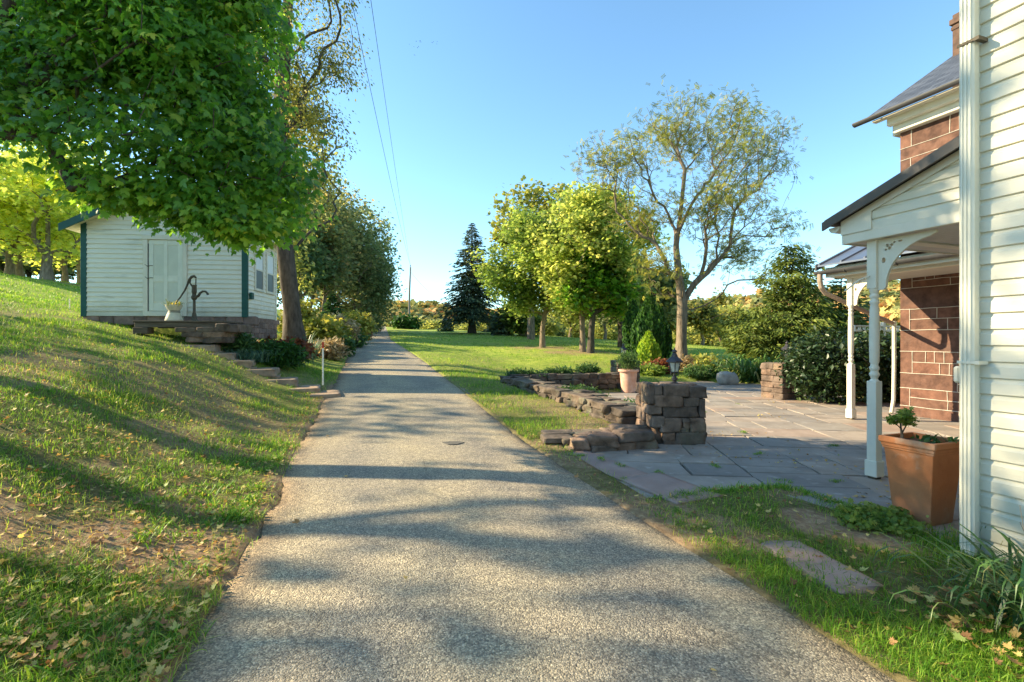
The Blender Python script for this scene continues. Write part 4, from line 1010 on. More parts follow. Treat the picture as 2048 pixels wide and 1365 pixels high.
def bracket(name, parent, pos, along, L, off, mat='white', th=.03):
    """fretwork corner bracket with a concave quarter circle edge; 'along' unit vector of the top edge"""
    cu = bpy.data.curves.new('fret', 'CURVE'); cu.dimensions = '2D'; cu.fill_mode = 'BOTH'; cu.extrude = th/2
    def poly(pts):
        sp = cu.splines.new('POLY'); sp.points.add(len(pts)-1); sp.use_cyclic_u = True
        for p_, w_ in zip(sp.points, pts): p_.co = (w_[0], w_[1], 0, 1)
    arc = [(L-L*.86*math.sin(a)*1.0, -L*.95+L*.86*math.cos(a)) for a in np.linspace(0, PI/2, 14)]
    poly([(0,0),(L,0),(L,-L*.05)]+arc[1:]+[(L*.10,-L),(0,-L)])
    def hole(cx, cy, r, n=8, sq=1.0): poly([(cx+r*math.cos(2*PI*k/n), cy+r*sq*math.sin(2*PI*k/n)) for k in range(n)])
    hole(L*.17, -L*.14, L*.035, 6); hole(L*.25, -L*.14, L*.03, 6); hole(L*.21, -L*.20, L*.04, 5); hole(L*.14, -L*.22, L*.028, 5); hole(L*.40, -L*.09, L*.04, 6, .5); hole(L*.10, -L*.42, L*.04, 6, 1.6); hole(L*.3,-L*.1,L*.025,5)
    ob = bpy.data.objects.new('fret', cu); C.objects.link(ob); dg = bpy.context.evaluated_depsgraph_get(); dg.update()
    me = bpy.data.meshes.new_from_object(ob.evaluated_get(dg)); bpy.data.objects.remove(ob)
    ax = Vector(along).normalized(); nz = ax.cross(Vector((0,0,1)))
    M_ = Matrix(((ax.x, 0, nz.x, pos[0]-off[0]), (ax.y, 0, nz.y, pos[1]-off[1]), (0, 1, 0, pos[2]-off[2]), (0,0,0,1)))
    me.transform(M_); me.materials.clear(); me.materials.append(MT[mat]); me.name = name
    return link(bpy.data.objects.new(name, me), parent)
pt1 = (5.25, 3.54)
turned_post(wing, pt1[0], pt1[1], zC, W0)
bracket('bracket', wing, (5.25, 3.54-.049, zC-.001), (0,-1,0), .52, W0)
bracket('bracket', wing, (5.25+.049, 3.54, zC-.001), (1,0,0), .40, W0)
MB().tube([(5.19,3.55,2.13),(5.13,3.60,2.10),(5.09,3.66,2.04),(5.07,3.70,2.0),(5.08,3.73,1.99),(5.09,3.72,2.01)], .008, 6).build('plant_hook', 'white', wing, off=W0, smooth=True)

# ---------------- brownstone house with second porch
B0 = (10.3, 6.47, 0)
bh = thing('stone_house', 'red brown ashlar stone house with white mortar joints and slate roof', 'house', H(10.3, 6.47, 0), TH)
mb = MB(); mb.cm = 0
mb.cr = .5; mb.box(10.32, 17.3, 2.4, 6.45, -.1, 5.75)
zs_ = [-.05,.19,.54,.83,1.25,1.66,2.07,2.47,2.85,3.25,3.62,4.02,4.36,4.62,4.98,5.20,5.72]
rd = random.Random(12); joints = []
def stone_face(t0, t1, z0, z1):
    mb.cm = 0; mb.cr = rd.random(); d = rd.uniform(.002, .008)
    mb.box(10.31-d, 10.33, t0+.002, t1-.002, z0+.002, z1-.002)
def bead_h(t0, t1, z, w=.007):
    mb.cm = 1; mb.cr = .5
    n = max(1, int(abs(t1-t0)/.25)); zz = [z+rd.gauss(0,.004) for _ in range(n+1)]
    for i in range(n):
        a = t0+(t1-t0)*i/n; b = t0+(t1-t0)*(i+1)/n
        mb.add([(10.294,a,zz[i]-w/2),(10.294,b,zz[i+1]-w/2),(10.294,b,zz[i+1]+w/2),(10.294,a,zz[i]+w/2),(10.312,a,zz[i]-w/2-.004),(10.312,b,zz[i+1]-w/2-.004),(10.312,b,zz[i+1]+w/2+.004),(10.312,a,zz[i]+w/2+.004)], [(0,1,2,3),(0,4,5,1),(2,6,7,3),(0,3,7,4),(1,5,6,2)])
def bead_v(t, z0, z1, w=.007):
    mb.cm = 1; mb.cr = .5; s_ = rd.gauss(0,.004)
    mb.add([(10.2945,t-w/2,z0),(10.2945,t+w/2,z0),(10.2945,t+w/2+s_,z1),(10.2945,t-w/2+s_,z1),(10.312,t-w/2-.004,z0),(10.312,t+w/2+.004,z0),(10.312,t+w/2+s_+.004,z1),(10.312,t-w/2+s_-.004,z1)], [(0,1,2,3),(0,4,7,3),(1,5,6,2)])
for i in range(len(zs_)-1):
    z0, z1 = zs_[i], zs_[i+1]; h = z1-z0; t = 6.46
    if i % 2 == 0:
        while t > 2.4:
            w = rd.uniform(.85, 1.1); nt = max(2.4, t-w); stone_face(nt, t, z0, z1); t = nt
            if t > 2.4:
                bead_v(t, z0, z1); w = rd.uniform(.25,.4); nt = max(2.4, t-w); zm = z0+h*rd.uniform(.35,.6)
                stone_face(nt, t, z0, zm); stone_face(nt, t, zm, z1); bead_h(nt, t, zm); t = nt; bead_v(t, z0, z1)
    else:
        w = rd.uniform(.17,.22); stone_face(t-w, t, z0, z1); t -= w; bead_v(t, z0, z1)
        zm = z0+h*rd.choice([.35,.62,.5]) ; bead_h(2.4, t, zm)
        for (a, b) in ((z0, zm), (zm, z1)):
            u = t
            while u > 2.4:
                nu = max(2.4, u-rd.choice([.15,.22,.45,.62])); stone_face(nu, u, a, b); u = nu
                if u > 2.4: bead_v(u, a, b)
    bead_h(2.4, 6.46, z1)
mb.cm = 0; mb.cr = .4
mb.build('wall', ['brownstone', 'mortar'], bh, off=B0, rnd=True)
MB().box(10.17, 10.30, 2.3, 6.50, 5.52, 5.80, .01).box(10.06, 10.17, 2.3, 6.56, 5.66, 5.82, .02).box(9.95, 10.06, 2.3, 6.75, 5.80, 5.84).box(10.30, 17.3, 6.46, 6.6, 5.52, 5.80, .01).build('cornice', 'white', bh, off=B0)
mb = MB(); rs = .66
mb.prism([(9.88, 5.86), (9.88, 5.92), (13.8, 5.92+3.92*rs), (17.7, 5.92), (17.7, 5.86), (13.8, 5.86+3.92*rs)], 1, 2.2, 6.82)
rf = mb.build('roof', 'slate', bh, off=B0)
mb = MB(); mb.box(12.42, 13.1, 6.1, 6.75, 6.5, 8.50, .01).box(12.38, 13.14, 6.06, 6.79, 8.28, 8.40, .01).box(12.40, 13.12, 6.08, 6.77, 8.16, 8.24, .01)
mb.build('chimney', 'chimbrick', rf, off=B0)
mb = MB(); gutter(mb, 9.80, 5.86, 2.2, 7.0, .07, 1)
for k in range(5): mb.box(9.74, 9.9, 6.6-k*.9, 6.62-k*.9, 5.85, 5.865)
mb.build('gutter', 'gutterdark', bh, off=B0)
# second porch, s 8.4 .. 10.3, t 2.3 .. 6.5
def zr2(s): return 2.84+(s-8.42)*.44
mb = MB(); mb.prism([(8.42, zr2(8.42)), (8.42, zr2(8.42)+.03), (10.3, zr2(10.3)+.03), (10.3, zr2(10.3))], 1, 2.3, 6.72)
for k in range(10): t_ = 6.70-k*.42; mb.prism([(8.42, zr2(8.42)+.031), (8.42, zr2(8.42)+.06), (10.3, zr2(10.3)+.06), (10.3, zr2(10.3)+.031)], 1, t_-.03, t_)
pr_ = mb.build('porch_roof', 'roofblue', bh, off=B0)
mb = MB(); mb.prism([(8.40, zr2(8.4)-.06), (8.40, zr2(8.4)+.05), (10.3, zr2(10.3)+.05), (10.3, zr2(10.3)-.06)], 1, 6.722, 6.75); mb.build('rake_board', 'gutterdark', bh, off=B0)
mb = MB(); mb.box(8.55, 8.58, 2.3, 6.65, 2.64, 2.82).box(8.72, 8.84, 2.3, 6.42, 2.60, 2.72).box(8.581, 10.28, 6.60, 6.63, 2.64, 2.78); mb.prism([(8.6, 2.781), (10.29, 2.781), (10.29, zr2(10.29)-.03)], 1, 6.60, 6.63)
mb.build('fascia', 'white', bh, off=B0)
mb = MB(); mb.box(8.58, 10.29, 2.3, 6.6, 2.66, 2.68); mb.build('porch_ceiling', 'soffit', bh, off=B0)
mb = MB(); gutter(mb, 8.47, 2.76, 2.3, 6.78, .065, 1)
for k in range(5): mb.tube([(8.41, 6.2-k*.85, 2.745),(8.42,6.2-k*.85,2.70),(8.48,6.2-k*.85,2.685)], .009, 5)
mb.build('gutter', 'gutterdark', bh, off=B0)
mb = MB(); mb.tube([(8.47,6.70,2.72),(8.47,6.70,2.58),(8.50,6.70,2.46),(8.60,6.70,2.36),(9.3,6.62,2.10),(10.20,6.54,1.80)], [.045,.045,.045,.045,.042,.042], 8); mb.build('downspout', 'brown', bh, off=B0)
mb = MB(); mb.tube([(10.24,6.53,1.84),(10.24,6.53,1.0),(10.235,6.535,.3),(10.21,6.56,.03)], [.035]*4, 8); mb.build('downspout', 'metalwhite', bh, off=B0)
turned_post(bh, 8.80, 6.35, 2.60, B0)
bracket('bracket', bh, (8.80, 6.35-.049, 2.599), (0,-1,0), .50, B0)
bracket('bracket', bh, (8.849, 6.35, 2.599), (1,0,0), .50, B0)

# ================================================================== STONE WALLS, PILLARS, LANTERNS
def lantern(name, label, loc, group='stone pillar lanterns', s=1.0, rz=.3):
    root = thing(name, label, 'lantern', loc, rz, group)
    MB().lathe([(.075,0),(.075,.012),(.05,.02),(.028,.03),(.028,.045),(.045,.055),(.045,.085),(.03,.10),(.022,.13)], 12).build('base', 'black', root, smooth=True)
    mb = MB()
    for k in range(6):
        a = 2*PI*k/6; ca, sa = math.cos(a), math.sin(a)
        mb.tube([(.018*ca,.018*sa,.12),(.05*ca,.05*sa,.125),(.062*ca,.062*sa,.15),(.055*ca,.055*sa,.175)], .006, 5)
        mb.tube([(.057*ca,.057*sa,.17),(.092*ca,.092*sa,.32)], .007, 5)
        mb.tube([(.02*ca,.02*sa,.165),(.057*ca,.057*sa,.17)], .006, 4)
    mb.lathe([(.06,.165),(.062,.175),(.055,.18)], 6); mb.lathe([(.094,.315),(.094,.33),(.08,.33)], 6)
    mb.lathe([(.010,.16),(.012,.24),(.006,.26)], 8)
    mb.build('frame', 'black', root)
    MB().lathe([(.054,.178),(.089,.318)], 6, caps=False).build('glass_pane', 'glass', root)
    MB().lathe([(.125,.318),(.135,.322),(.128,.34),(.075,.385),(.052,.40),(.048,.425),(.040,.43),(.040,.44),(.028,.455)], 6).build('cap', 'black', root)
    MB().lathe([(.018,.455),(.034,.468),(.036,.485),(.026,.50),(.010,.505),(.012,.515),(.008,.53),(.0,.535)], 12).build('finial', 'black', root, smooth=True)
    root.scale = (s,s,s); return root
def pillar(name, label, x, y, w, d, h, rz, seed, mat='stone', front=None, courses=5, z0=-.05):
    root = thing(name, label, 'pillar', (x, y, 0), rz, 'dry stone pillars around the patio')
    st = Stones(seed); g = st.g
    if front:
        for (a, b, c0, c1) in front:
            st.add(((a+b)/2, -d/2+.16, (c0+c1)/2), ((b-a)*.985, .34+g.uniform(-.02,.03), (c1-c0)*.97), g.normal(0,.02), .12, .045)
    hs_ = np.cumsum(g.uniform(.8, 1.3, courses)); hs_ = np.concatenate([[0], hs_/hs_[-1]])*h
    for i in range(courses):
        zc_ = (hs_[i]+hs_[i+1])/2; hh = (hs_[i+1]-hs_[i])*.97
        ys = (d/2-.15,) if front else (-d/2+.15, d/2-.15)
        for yy in ys:
            xx = -w/2
            while xx < w/2-.02:
                ww = min(g.uniform(.18, .42), w/2-xx); ww = ww if w/2-xx-ww > .1 else w/2-xx
                st.add((xx+ww/2, yy, zc_), (ww*.98, .32+g.uniform(-.02,.03), hh), 0, .15, .05); xx += ww
        for xx in (-w/2+.11, w/2-.11): st.add((xx, 0, zc_), (.22+g.uniform(-.02,.02), max(.1, d-.5), hh), 0, .15, .05)
    st.add((0,0,h/2), (w-.2, d-.2, h-.03), 0, .0, .01)
    st.build('stonework', mat, root)
    return root
K = 1/5.46/145
fr = []
for (a, b, c0, c1) in ((765,905,1145,1225),(770,960,1220,1290),(900,1250,1138,1285),(640,780,960,1085),(730,970,978,1140),(975,1068,985,1025),(990,1062,1025,1092),(968,1052,1092,1140),(1065,1248,980,1140),(600,752,838,935),(765,1168,852,975),(1172,1238,772,975),(662,990,728,858),(998,1178,762,855),(600,664,600,820),(660,752,622,725),(755,1055,615,745),(1050,1262,638,762)):
    fr.append(((a-932)*K, (b-932)*K, (1285-c1)*K-.01, (1285-c0)*K))
p1 = P(1352, 890, 6.72)
pillar('stone_pillar', 'chunky dry stone pillar nearest the driveway, topped by a lantern', float(p1[0]), 7.0, .80, .62, .83, R(4), 3, 'stone', fr)
lantern('pillar_lantern', 'dark six sided lantern on the stone pillar nearest the driveway', (float(P(1349,770,6.95)[0]), 6.95, .835), s=.97)
p2 = P(1252, 783, 14.6)
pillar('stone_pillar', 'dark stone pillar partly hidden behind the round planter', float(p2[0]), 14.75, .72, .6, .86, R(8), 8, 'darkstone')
lantern('pillar_lantern', 'lantern on the far stone pillar behind the round planter', (float(p2[0])-.06, 14.7, .86), s=1.0)
p3 = P(1562, 800, 12.1)
pillar('stone_pillar', 'stone pillar half covered by the dark rhododendron', float(p3[0])+.08, 12.2, .72, .62, .90, R(20), 9, 'stone', courses=6)
lantern('pillar_lantern', 'lantern on the pillar beside the dark rhododendron', (float(P(1574,727,12.2)[0]), 12.2, .90), s=1.05)

def low_wall(name, label, path, h0, h1, th, seed, mat='stone', wmin=.22, wmax=.55, courses=2, zbase=None, top=True):
    """dry stone wall along a list of points"""
    path = [np.array(p, float) for p in path]; base = path[0]
    root = thing(name, label, 'stone wall', (base[0], base[1], 0))
    st = Stones(seed); g = st.g; L = [np.linalg.norm(b-a) for a, b in zip(path[:-1], path[1:])]; tot = sum(L)
    def at(u):
        for a, b, l in zip(path[:-1], path[1:], L):
            if u <= l: return a+(b-a)*u/l, math.atan2(b[1]-a[1], b[0]-a[0])
            u -= l
        return path[-1], math.atan2(path[-1][1]-path[-2][1], path[-1][0]-path[-2][0])
    for cidx in range(courses):
        for side in (-1, 1):
            u = -g.uniform(0,.1)
            while u < tot:
                w = g.uniform(wmin, wmax); p_, a_ = at(min(max(u+w/2, 0), tot)); H_ = h0+(h1-h0)*(u/tot); zb_ = zbase(p_) if zbase else 0
                hc = H_/courses*g.uniform(.8,1.35); n_ = np.array([-math.sin(a_), math.cos(a_)])
                q_ = p_+n_*side*th*.25
                st.add((q_[0], q_[1], zb_+H_*(cidx+.5)/courses), (w*.99, th*.54*g.uniform(.8,1.3), hc), a_+g.normal(0,.13), .18, .13); u += w
    st.build('stonework', mat, root, off=(base[0], base[1], 0)); return root
zw = lambda p: -.08 if True else 0
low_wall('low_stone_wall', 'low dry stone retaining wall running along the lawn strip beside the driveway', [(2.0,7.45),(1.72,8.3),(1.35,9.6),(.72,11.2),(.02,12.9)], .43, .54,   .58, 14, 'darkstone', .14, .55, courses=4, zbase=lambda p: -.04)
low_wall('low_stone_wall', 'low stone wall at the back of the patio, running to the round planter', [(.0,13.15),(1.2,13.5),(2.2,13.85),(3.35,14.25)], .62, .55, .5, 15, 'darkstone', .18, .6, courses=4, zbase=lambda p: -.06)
low_wall('low_stone_wall', 'short mossy stone wall stepping down from the near pillar to the driveway', [(1.80,6.66),(1.45,6.58),(1.1,6.50),(.86,6.47)], .29, .17, .46, 16, 'stone', .22, .5, courses=2, zbase=lambda p: -.04)
st = Stones(31)
for (x, y, w, d, h) in ((.62,6.62,.42,.3,.07),(.66,6.95,.45,.32,.08),(1.15,6.98,.6,.34,.08),(1.6,7.06,.55,.36,.1)): st.add((x, y, .11), (w, d, h), random.uniform(-.2,.2), .1, .05)
tag(st.build('edging_stones', 'darkstone'), 'flat stones set in the grass at the end of the short wall', 'stones')
# red slabs along the drive edge of the patio
for (cx_, cy_, w, d, rz_, lb) in ((1.05,5.60,.42,1.25,25,'long reddish slab at the patio edge beside the drive, below the mossy wall'),(1.52,4.72,.55,.85,24,'reddish slab at the patio corner next to the verge grass')):
    st = Stones(int(cx_*100)); st.add((0,0,.008), (w, d, .05), 0, .02, .02); o = st.build('edge_slab', 'slab'); o.location = (cx_, cy_, 0); o.rotation_euler = (0,0,R(rz_)); tag(o, lb, 'paving slab')
st = Stones(77); st.add((0,0,.02), (.31, .66, .07), 0, .02, .07)
o = st.build('stepping_stone', 'slab'); o.location = (1.93, 3.08, -.015); o.rotation_euler = (0,0,R(10)); tag(o, 'flat pink stepping stone lying in the verge grass', 'stepping stone')
# stone steps up the bank
sroot = thing('stone_steps', 'short flight of flat stone steps climbing the bank to the shed', 'steps', (-4.3, 10.9, .4))
Sx = [(-4.15,10.75,.33,.62),(-4.78,11.05,.55,.72),(-5.42,11.3,.76,.74),(-6.02,11.5,.95,.78),(-6.55,11.62,1.10,.60),(-7.05,11.75,1.24,.62),(-7.55,11.85,1.37,.66)]
for i, (x, y, z, w) in enumerate(Sx):
    z = gz(x, y)-.03; st = Stones(40+i); st.add((x, y, z), (w, 1.0, .17), R(22)+random.uniform(-.05,.05), .05, .03); st.add((x+.1, y+.03, z-.14), (w*.9, .95, .14), R(22), .1, .05)
    st.build('step', 'stepstone', sroot, off=(-4.3,10.9,.4))

# ================================================================== PLANTERS
sp_ = thing('square_planter', 'tall square terracotta planter beside the white corner downspout', 'planter', H(4.41, 2.60, .012), TH)
mb = MB()
def frust(mb, w0, z0, w1, z1, n=1):
    V = [(sx*w0/2, sy*w0/2, z0) for sx, sy in ((-1,-1),(1,-1),(1,1),(-1,1))]+[(sx*w1/2, sy*w1/2, z1) for sx, sy in ((-1,-1),(1,-1),(1,1),(-1,1))]
    return mb.add(V, [(0,1,5,4),(1,2,6,5),(2,3,7,6),(3,0,4,7)])
lv = [(.262,0),(.270,.01),(.355,.555),(.372,.56),(.374,.575),(.384,.58),(.388,.60),(.402,.605),(.412,.615),(.412,.65),(.404,.655),(.352,.655),(.345,.60)]
for (a, za), (b, zb_) in zip(lv[:-1], lv[1:]): frust(mb, a, za, b, zb_)
mb.add([(sx*.131, sy*.131, 0) for sx, sy in ((-1,-1),(1,-1),(1,1),(-1,1))], [(0,1,2,3)])
pb_ = mb.build('pot', 'terracotta', sp_)
bv = pb_.modifiers.new('soft', 'BEVEL'); bv.width = .006; bv.segments = 2; bv.limit_method = 'ANGLE'
MB().box(-.172,.172,-.172,.172,.58,.612).build('soil', 'soil', sp_)
g = np.random.default_rng(50)
bz = np.array([-.11,.08,.61])
mb = MB(); mb.tube([bz, bz+[.0,0,.06], bz+[-.01,.005,.12], bz+[-.02,0,.19]], [.016,.011,.007,.005], 6); mb.tube([bz+[0,0,.08], bz+[.06,0,.15], bz+[.10,.01,.20]], [.006,.004,.003], 5); mb.tube([bz+[-.01,0,.11], bz+[-.07,.02,.17]], [.005,.003], 5)
mini = mb.build('bonsai_stem', 'bark_dark', sp_, smooth=True)
cl = np.array([bz+[-.06,0,.20], bz+[.0,0,.235], bz+[.07,.0,.235], bz+[-.11,.01,.19], bz+[.10,.02,.19], bz+[.03,.02,.20], bz+[.05,-.02,.16], bz+[-.02,-.04,.22]])
V, Fa, r = leaves_at(cl, 60, .022, .028, 'clump', g, .6, .7)
mesh_np('bonsai_foliage', V, Fa, MT['bright'], sp_, True, {'rnd': r})
V, Fa, r = leaves_at(np.array([(.04,-.08,.64),(.10,-.02,.63),(.0,.0,.63),(.12,-.14,.63)]), 16, .035, .055, 'oval', g, .9, .4)
mesh_np('ground_foliage', V, Fa, MT['herb'], sp_, True, {'rnd': r})
clump_plant('trailing_leaves', None, (.13,-.15,.62), 9, .16, .022, 'strap', 5, .02, parent=sp_)

rp = P(1256, 787, 13.6)
rpt = thing('round_planter', 'round pale terracotta pot with a bushy green herb against the back wall', 'planter', (float(rp[0]), 13.55, .012))
MB().lathe([(.185,0),(.195,.01),(.235,.50),(.24,.57),(.275,.575),(.285,.59),(.285,.63),(.272,.645),(.24,.64),(.235,.60),(0,.60)], 36).build('pot', 'terracotta_pale', rpt, smooth=True)
g = np.random.default_rng(51)
cl = pts_in([(0,0,.86,.30,.30,.26)], 130, g, .6)
pos, par, ends = skeleton([np.array([0,0,.58]), np.array([0,0,.66])], cl[:50], .1, 0, .3, g=g)
V, Fa = branch_mesh(pos, par, ends, .012, .003, 1, g); mesh_np('stems', V, Fa, MT['bark_dark'], rpt, True)
V, Fa, r = leaves_at(cl, 14, .05, .06, 'need', g, .9, 1.2, droop=-1.5)
mesh_np('foliage', V, Fa, MT['herb'], rpt, True, {'rnd': r})

# ================================================================== MARKER STAKES, POLE, WIRES
mk = P(646, 766, 10.4); zm_ = float(mk[2])
mr = thing('driveway_marker', 'thin white driveway marker stake with red reflective tip', 'marker stake', (float(mk[0]), 10.4, zm_-.05))
MB().box(-.014,.014,-.014,.014,0,.80,.003).build('stake', 'stake', mr)
MB().box(-.016,.016,-.016,.016,.80,.93,.003).build('reflector', 'redrefl', mr)
sx_, sy_ = float(P(139,620,14)[0]), 14.0
tag(MB().box(-.012,.012,-.012,.012,0,.34,.003).build('survey_stake', 'stake'), 'tiny white stake in the lawn left of the shed', 'stake').location = (sx_, sy_, gz(sx_, sy_)-.02)
up_ = P(818, 655, 72.); zt_ = float(P(821, 535, 72.)[2]); zb0 = gz(float(up_[0]), 72.)
pl_ = thing('utility_pole', 'weathered wooden utility pole beyond the lawn beside the drive', 'utility pole', (float(up_[0]), 72., zb0))
MB().tube([(0,0,-.2),(.05,0,zt_*.4),(.22,0,zt_-zb0)], [.17,.15,.11], 12).build('pole', 'polewood', pl_, smooth=True)
MB().tube([(.22,0,zt_-zb0-.05),(.22,0,zt_-zb0+.35)], [.03,.03], 6).lathe([(.05,0),(.09,.06),(.05,.1),(.08,.15),(.03,.22)], 8, (.22,0,zt_-zb0+.1)).build('insulator', 'gutterdark', pl_, smooth=True)
top = np.array([float(up_[0])+.22, 72., zt_+.25])
def wire(name, label, a, b, sag, r):
    a, b = np.array(a, float), np.array(b, float); pts = []
    for k in range(41):
        t = k/40; q = a+(b-a)*t; q[2] -= sag*4*t*(1-t); pts.append(q)
    mb = MB(); mb.tube(pts, r, 5); tag(mb.build(name, 'cable', smooth=True), label, 'power line')
def vp(p, y): return P(p[0], p[1], y)
def wire_through(name, label, sag, px0, Y0, r0):
    b = P(px0, -60, Y0); wire(name, label, top, b, sag, r0)
wire_through('power_line', 'left of the two overhead power lines running to the pole', .5, 690, 14, .011)
wire_through('power_line', 'right of the two overhead power lines running to the pole', .45, 733, 14, .009)
wire('guy_wire', 'thin guy wire sloping down left of the utility pole', (float(up_[0])+.12, 72., zt_-3.0), P(778, 622, 80.), 0, .012)
wire('service_wire', 'thin wire sloping down right from the utility pole to the spruce', (float(up_[0])+.2, 72., zt_-.6), P(885, 607, 56.), .3, .012)

# ================================================================== TREES
trees_on = True
# big maple whose limbs hang over from the left
mb_ = np.array([-8.6, 6.2, gz(-8.6, 6.2)])
def mell(px, py, Y, rx, ry, rz_): q = P(px, py, Y); return (q[0], q[1], q[2], rx, ry, rz_)
mells = [mell(60,70,6.6,1.5,1.5,1.15), mell(250,110,6.8,1.5,1.4,1.2), mell(400,140,7.0,1.0,1.3,1.3), mell(480,320,6.8,.8,1.0,.8), mell(360,330,6.6,.9,1.1,.75),
         mell(190,300,6.2,.8,1.0,.5), mell(0,215,6.2,.8,1.0,.42), mell(420,-20,7.0,.95,1.4,1.1), mell(200,-80,6.8,2.2,1.6,1.2), mell(560,420,7.0,.33,.6,.36), mell(590,345,6.8,.38,.5,.30), mell(500,210,7.2,.5,.8,1.0), mell(500,60,7.3,.5,.8,.9), mell(610,380,7.0,.30,.4,.2), mell(300,425,6.3,.5,.6,.14), mell(440,480,6.5,.5,.5,.16), mell(530,465,6.7,.4,.5,.2), mell(300,385,6.4,.75,.7,.33), mell(400,408,6.4,.6,.6,.33), mell(480,445,6.6,.5,.6,.26), mell(-250,0,6.6,1.6,1.4,1.4)]
tree('maple_tree', 'large maple with dense dark green lobed leaves hanging over the shed from the left', mb_, [mb_, mb_+[.1,0,1.4], mb_+[.4,.1,2.6], mb_+[1.2,.2,3.7], mb_+[2.0,.3,4.8], mb_+[2.6,.3,6.0]],
     mells, 1650, 25, 'maple', .087, 'maple', 'bark_dark', .21, .006, .19, 61, start=1, seg=.5, extra=pts_in([mell(225,392,6.5,.45,.5,.16), mell(300,388,6.4,.5,.5,.20), mell(385,408,6.4,.5,.5,.22), mell(470,450,6.5,.45,.5,.22)], 120, np.random.default_rng(62), .6), droop=1.1, flat=.45, tilt=.55, shell=.5, clump=.472, cs=.7, bias=(.1,-.5,0))

# off-frame neighbours to the left, whose crowns dapple the drive
def simple_tree(label, x, y, h, rw, ncl, per, leaf, size, lm, seed, rb=.22, crown0=.35, bm='bark', group=None, clump=.42, spread=.4, name='tree', cs=1.6, shell=.5, **kw):
    z = gz(x, y); b = np.array([x, y, z]); c0 = crown0*h
    ells = [(x, y, z+c0+(h-c0)*.5, rw, rw, (h-c0)*.5)]
    gg = np.random.default_rng(seed)
    for k in range(4):
        a = gg.random()*6.28; ells.append((x+math.cos(a)*rw*.5, y+math.sin(a)*rw*.5, z+c0+(h-c0)*gg.uniform(.25,.7), rw*.6, rw*.6, (h-c0)*.28))
    tr = [b, b+[gg.normal(0,.05),0,c0*.5], b+[gg.normal(0,.1),0,c0], b+[gg.normal(0,.15),0,c0+(h-c0)*.4]]
    return tree(name, label, b, tr, ells, ncl, per, leaf, size, MTN(lm), bm, rb, .014, spread, seed, group=group, start=1, seg=.9, clump=clump, cs=cs, shell=shell, **kw)
def MTN(x): return x
simple_tree('broad shade tree standing left of the driveway', -19.0, 6.4, 15.5, 4.2, 105, 18, 'clump', .22, 'maple', 71, name='shade_tree', bm='bark_dark', clump=.5, cs=1.4, rb=.16)
simple_tree('shade tree standing close to the left bank behind the camera', -18.0, 1.6, 11.5, 3.8, 62, 18, 'clump', .22, 'maple', 72, name='shade_tree', bm='bark_dark', clump=.5, cs=1.4, rb=.16)

simple_tree('shade tree standing on the left bank level with the shed', -23.0, 11.0, 10.5, 3.6, 45, 14, 'clump', .22, 'maple', 73, name='shade_tree', bm='bark_dark', clump=.5, cs=1.4, rb=.16)
# grove left of the shed
grove = 'maples of the grove left of the shed'
for (px, Y, h, rw, rb, sd, lb) in ((93,30,9.6,4.2,0.25,81,'stout maple with the flared trunk nearest the shed in the left grove'),(18,32,9.2,4,.2,82,'thin pale maple at the left picture edge in the grove'),(38,34,9.6,4,0.22,83,'dark trunked maple second from the left picture edge'),
                              (130,38,9.6,3.6,0.17,84,'slimmer maple just right of the stout one in the grove'),(160,41,9.2,3.6,0.18,85,'maple trunk showing right beside the shed corner'),(-60,30,9.6,4.2,0.21,86,'maple standing out at the far left of the grove')):
    x = (px-CX)/F*Y
    simple_tree(lb, x, Y, h, rw, 230, 34, 'clump', .21, 'grove', sd, rb=rb, crown0=.17, name='grove_tree', group=grove, bm='bark', clump=.38, spread=.5, flare=1.5)
# dark woods edge behind the grove
gw = np.random.default_rng(90)
first = simple_tree('dark woodland tree at the top of the left lawn', -50, 56, 9, 4.5, 150, 26, 'clump', .45, 'rowleaf', 91, rb=.25, crown0=.12, name='woodland_tree', group='dark trees behind the left grove', bm='bark_dark', spread=.7)
for k in range(11):
    Y = gw.uniform(52, 66); px = -60+k*38+gw.uniform(-10,10); x = (px-CX)/F*Y
    copy_tree(first, (x, Y, gz(x, Y)-.1), gw.random()*6.28, gw.uniform(.8,1.25))

# tall tree behind the shed
b = np.array([-7.35, 16.3, gz(-7.35, 16.3)])
tl = [b, b+[-.05,0,1.2], b+[-.3,.1,3.0], b+[-.5,.1,5.0], b+[-.6,.2,7.5], b+[-.5,.3,10.0], b+[-.3,.3,13.0], b+[-.2,.3,15.5]]
tree('tall_tree', 'tall leaning tree with thin olive yellow foliage and a thick trunk behind the shed', b, tl,
     [(-7.2,16.5,b[2]+12,1.7,2.4,4.5), (-6.9,16.6,b[2]+8.2,1.2,1.8,1.9), (-7.4,16.4,b[2]+14,2.4,2.4,3), (-6.3,16.5,b[2]+10.5,1.3,1.5,2.2), (-6.5,16.6,b[2]+5.6,.75,1.2,1.3), (-9.2,16.6,b[2]+11,1.8,2,4)], 900, 28, 'oval', .10, 'olive', 'bark_dark', .28, .008, .26, 95, start=2, seg=.55, clump=.44, cs=.9, flare=1.75, shell=.7, droop=.8)
b = np.array([-8.5, 18.2, gz(-8.5, 18.2)])
tree('young_maple', 'young yellow green maple glowing behind the shed roof', b, [b, b+[0,0,2], b+[.1,0,4]],
     [(-7.4,18.0,b[2]+6.9,.85,1.0,1.3), (-8.3,18.2,b[2]+3.4,.7,.8,1.2), (-9,18.3,b[2]+6,1.6,1.4,2.6), (-7.9,18,b[2]+9,1.0,1,1.8)], 260, 34, 'maple', .11, 'yellow', 'bark', .12, .008, .28, 96, start=1, clump=.3, droop=.8)

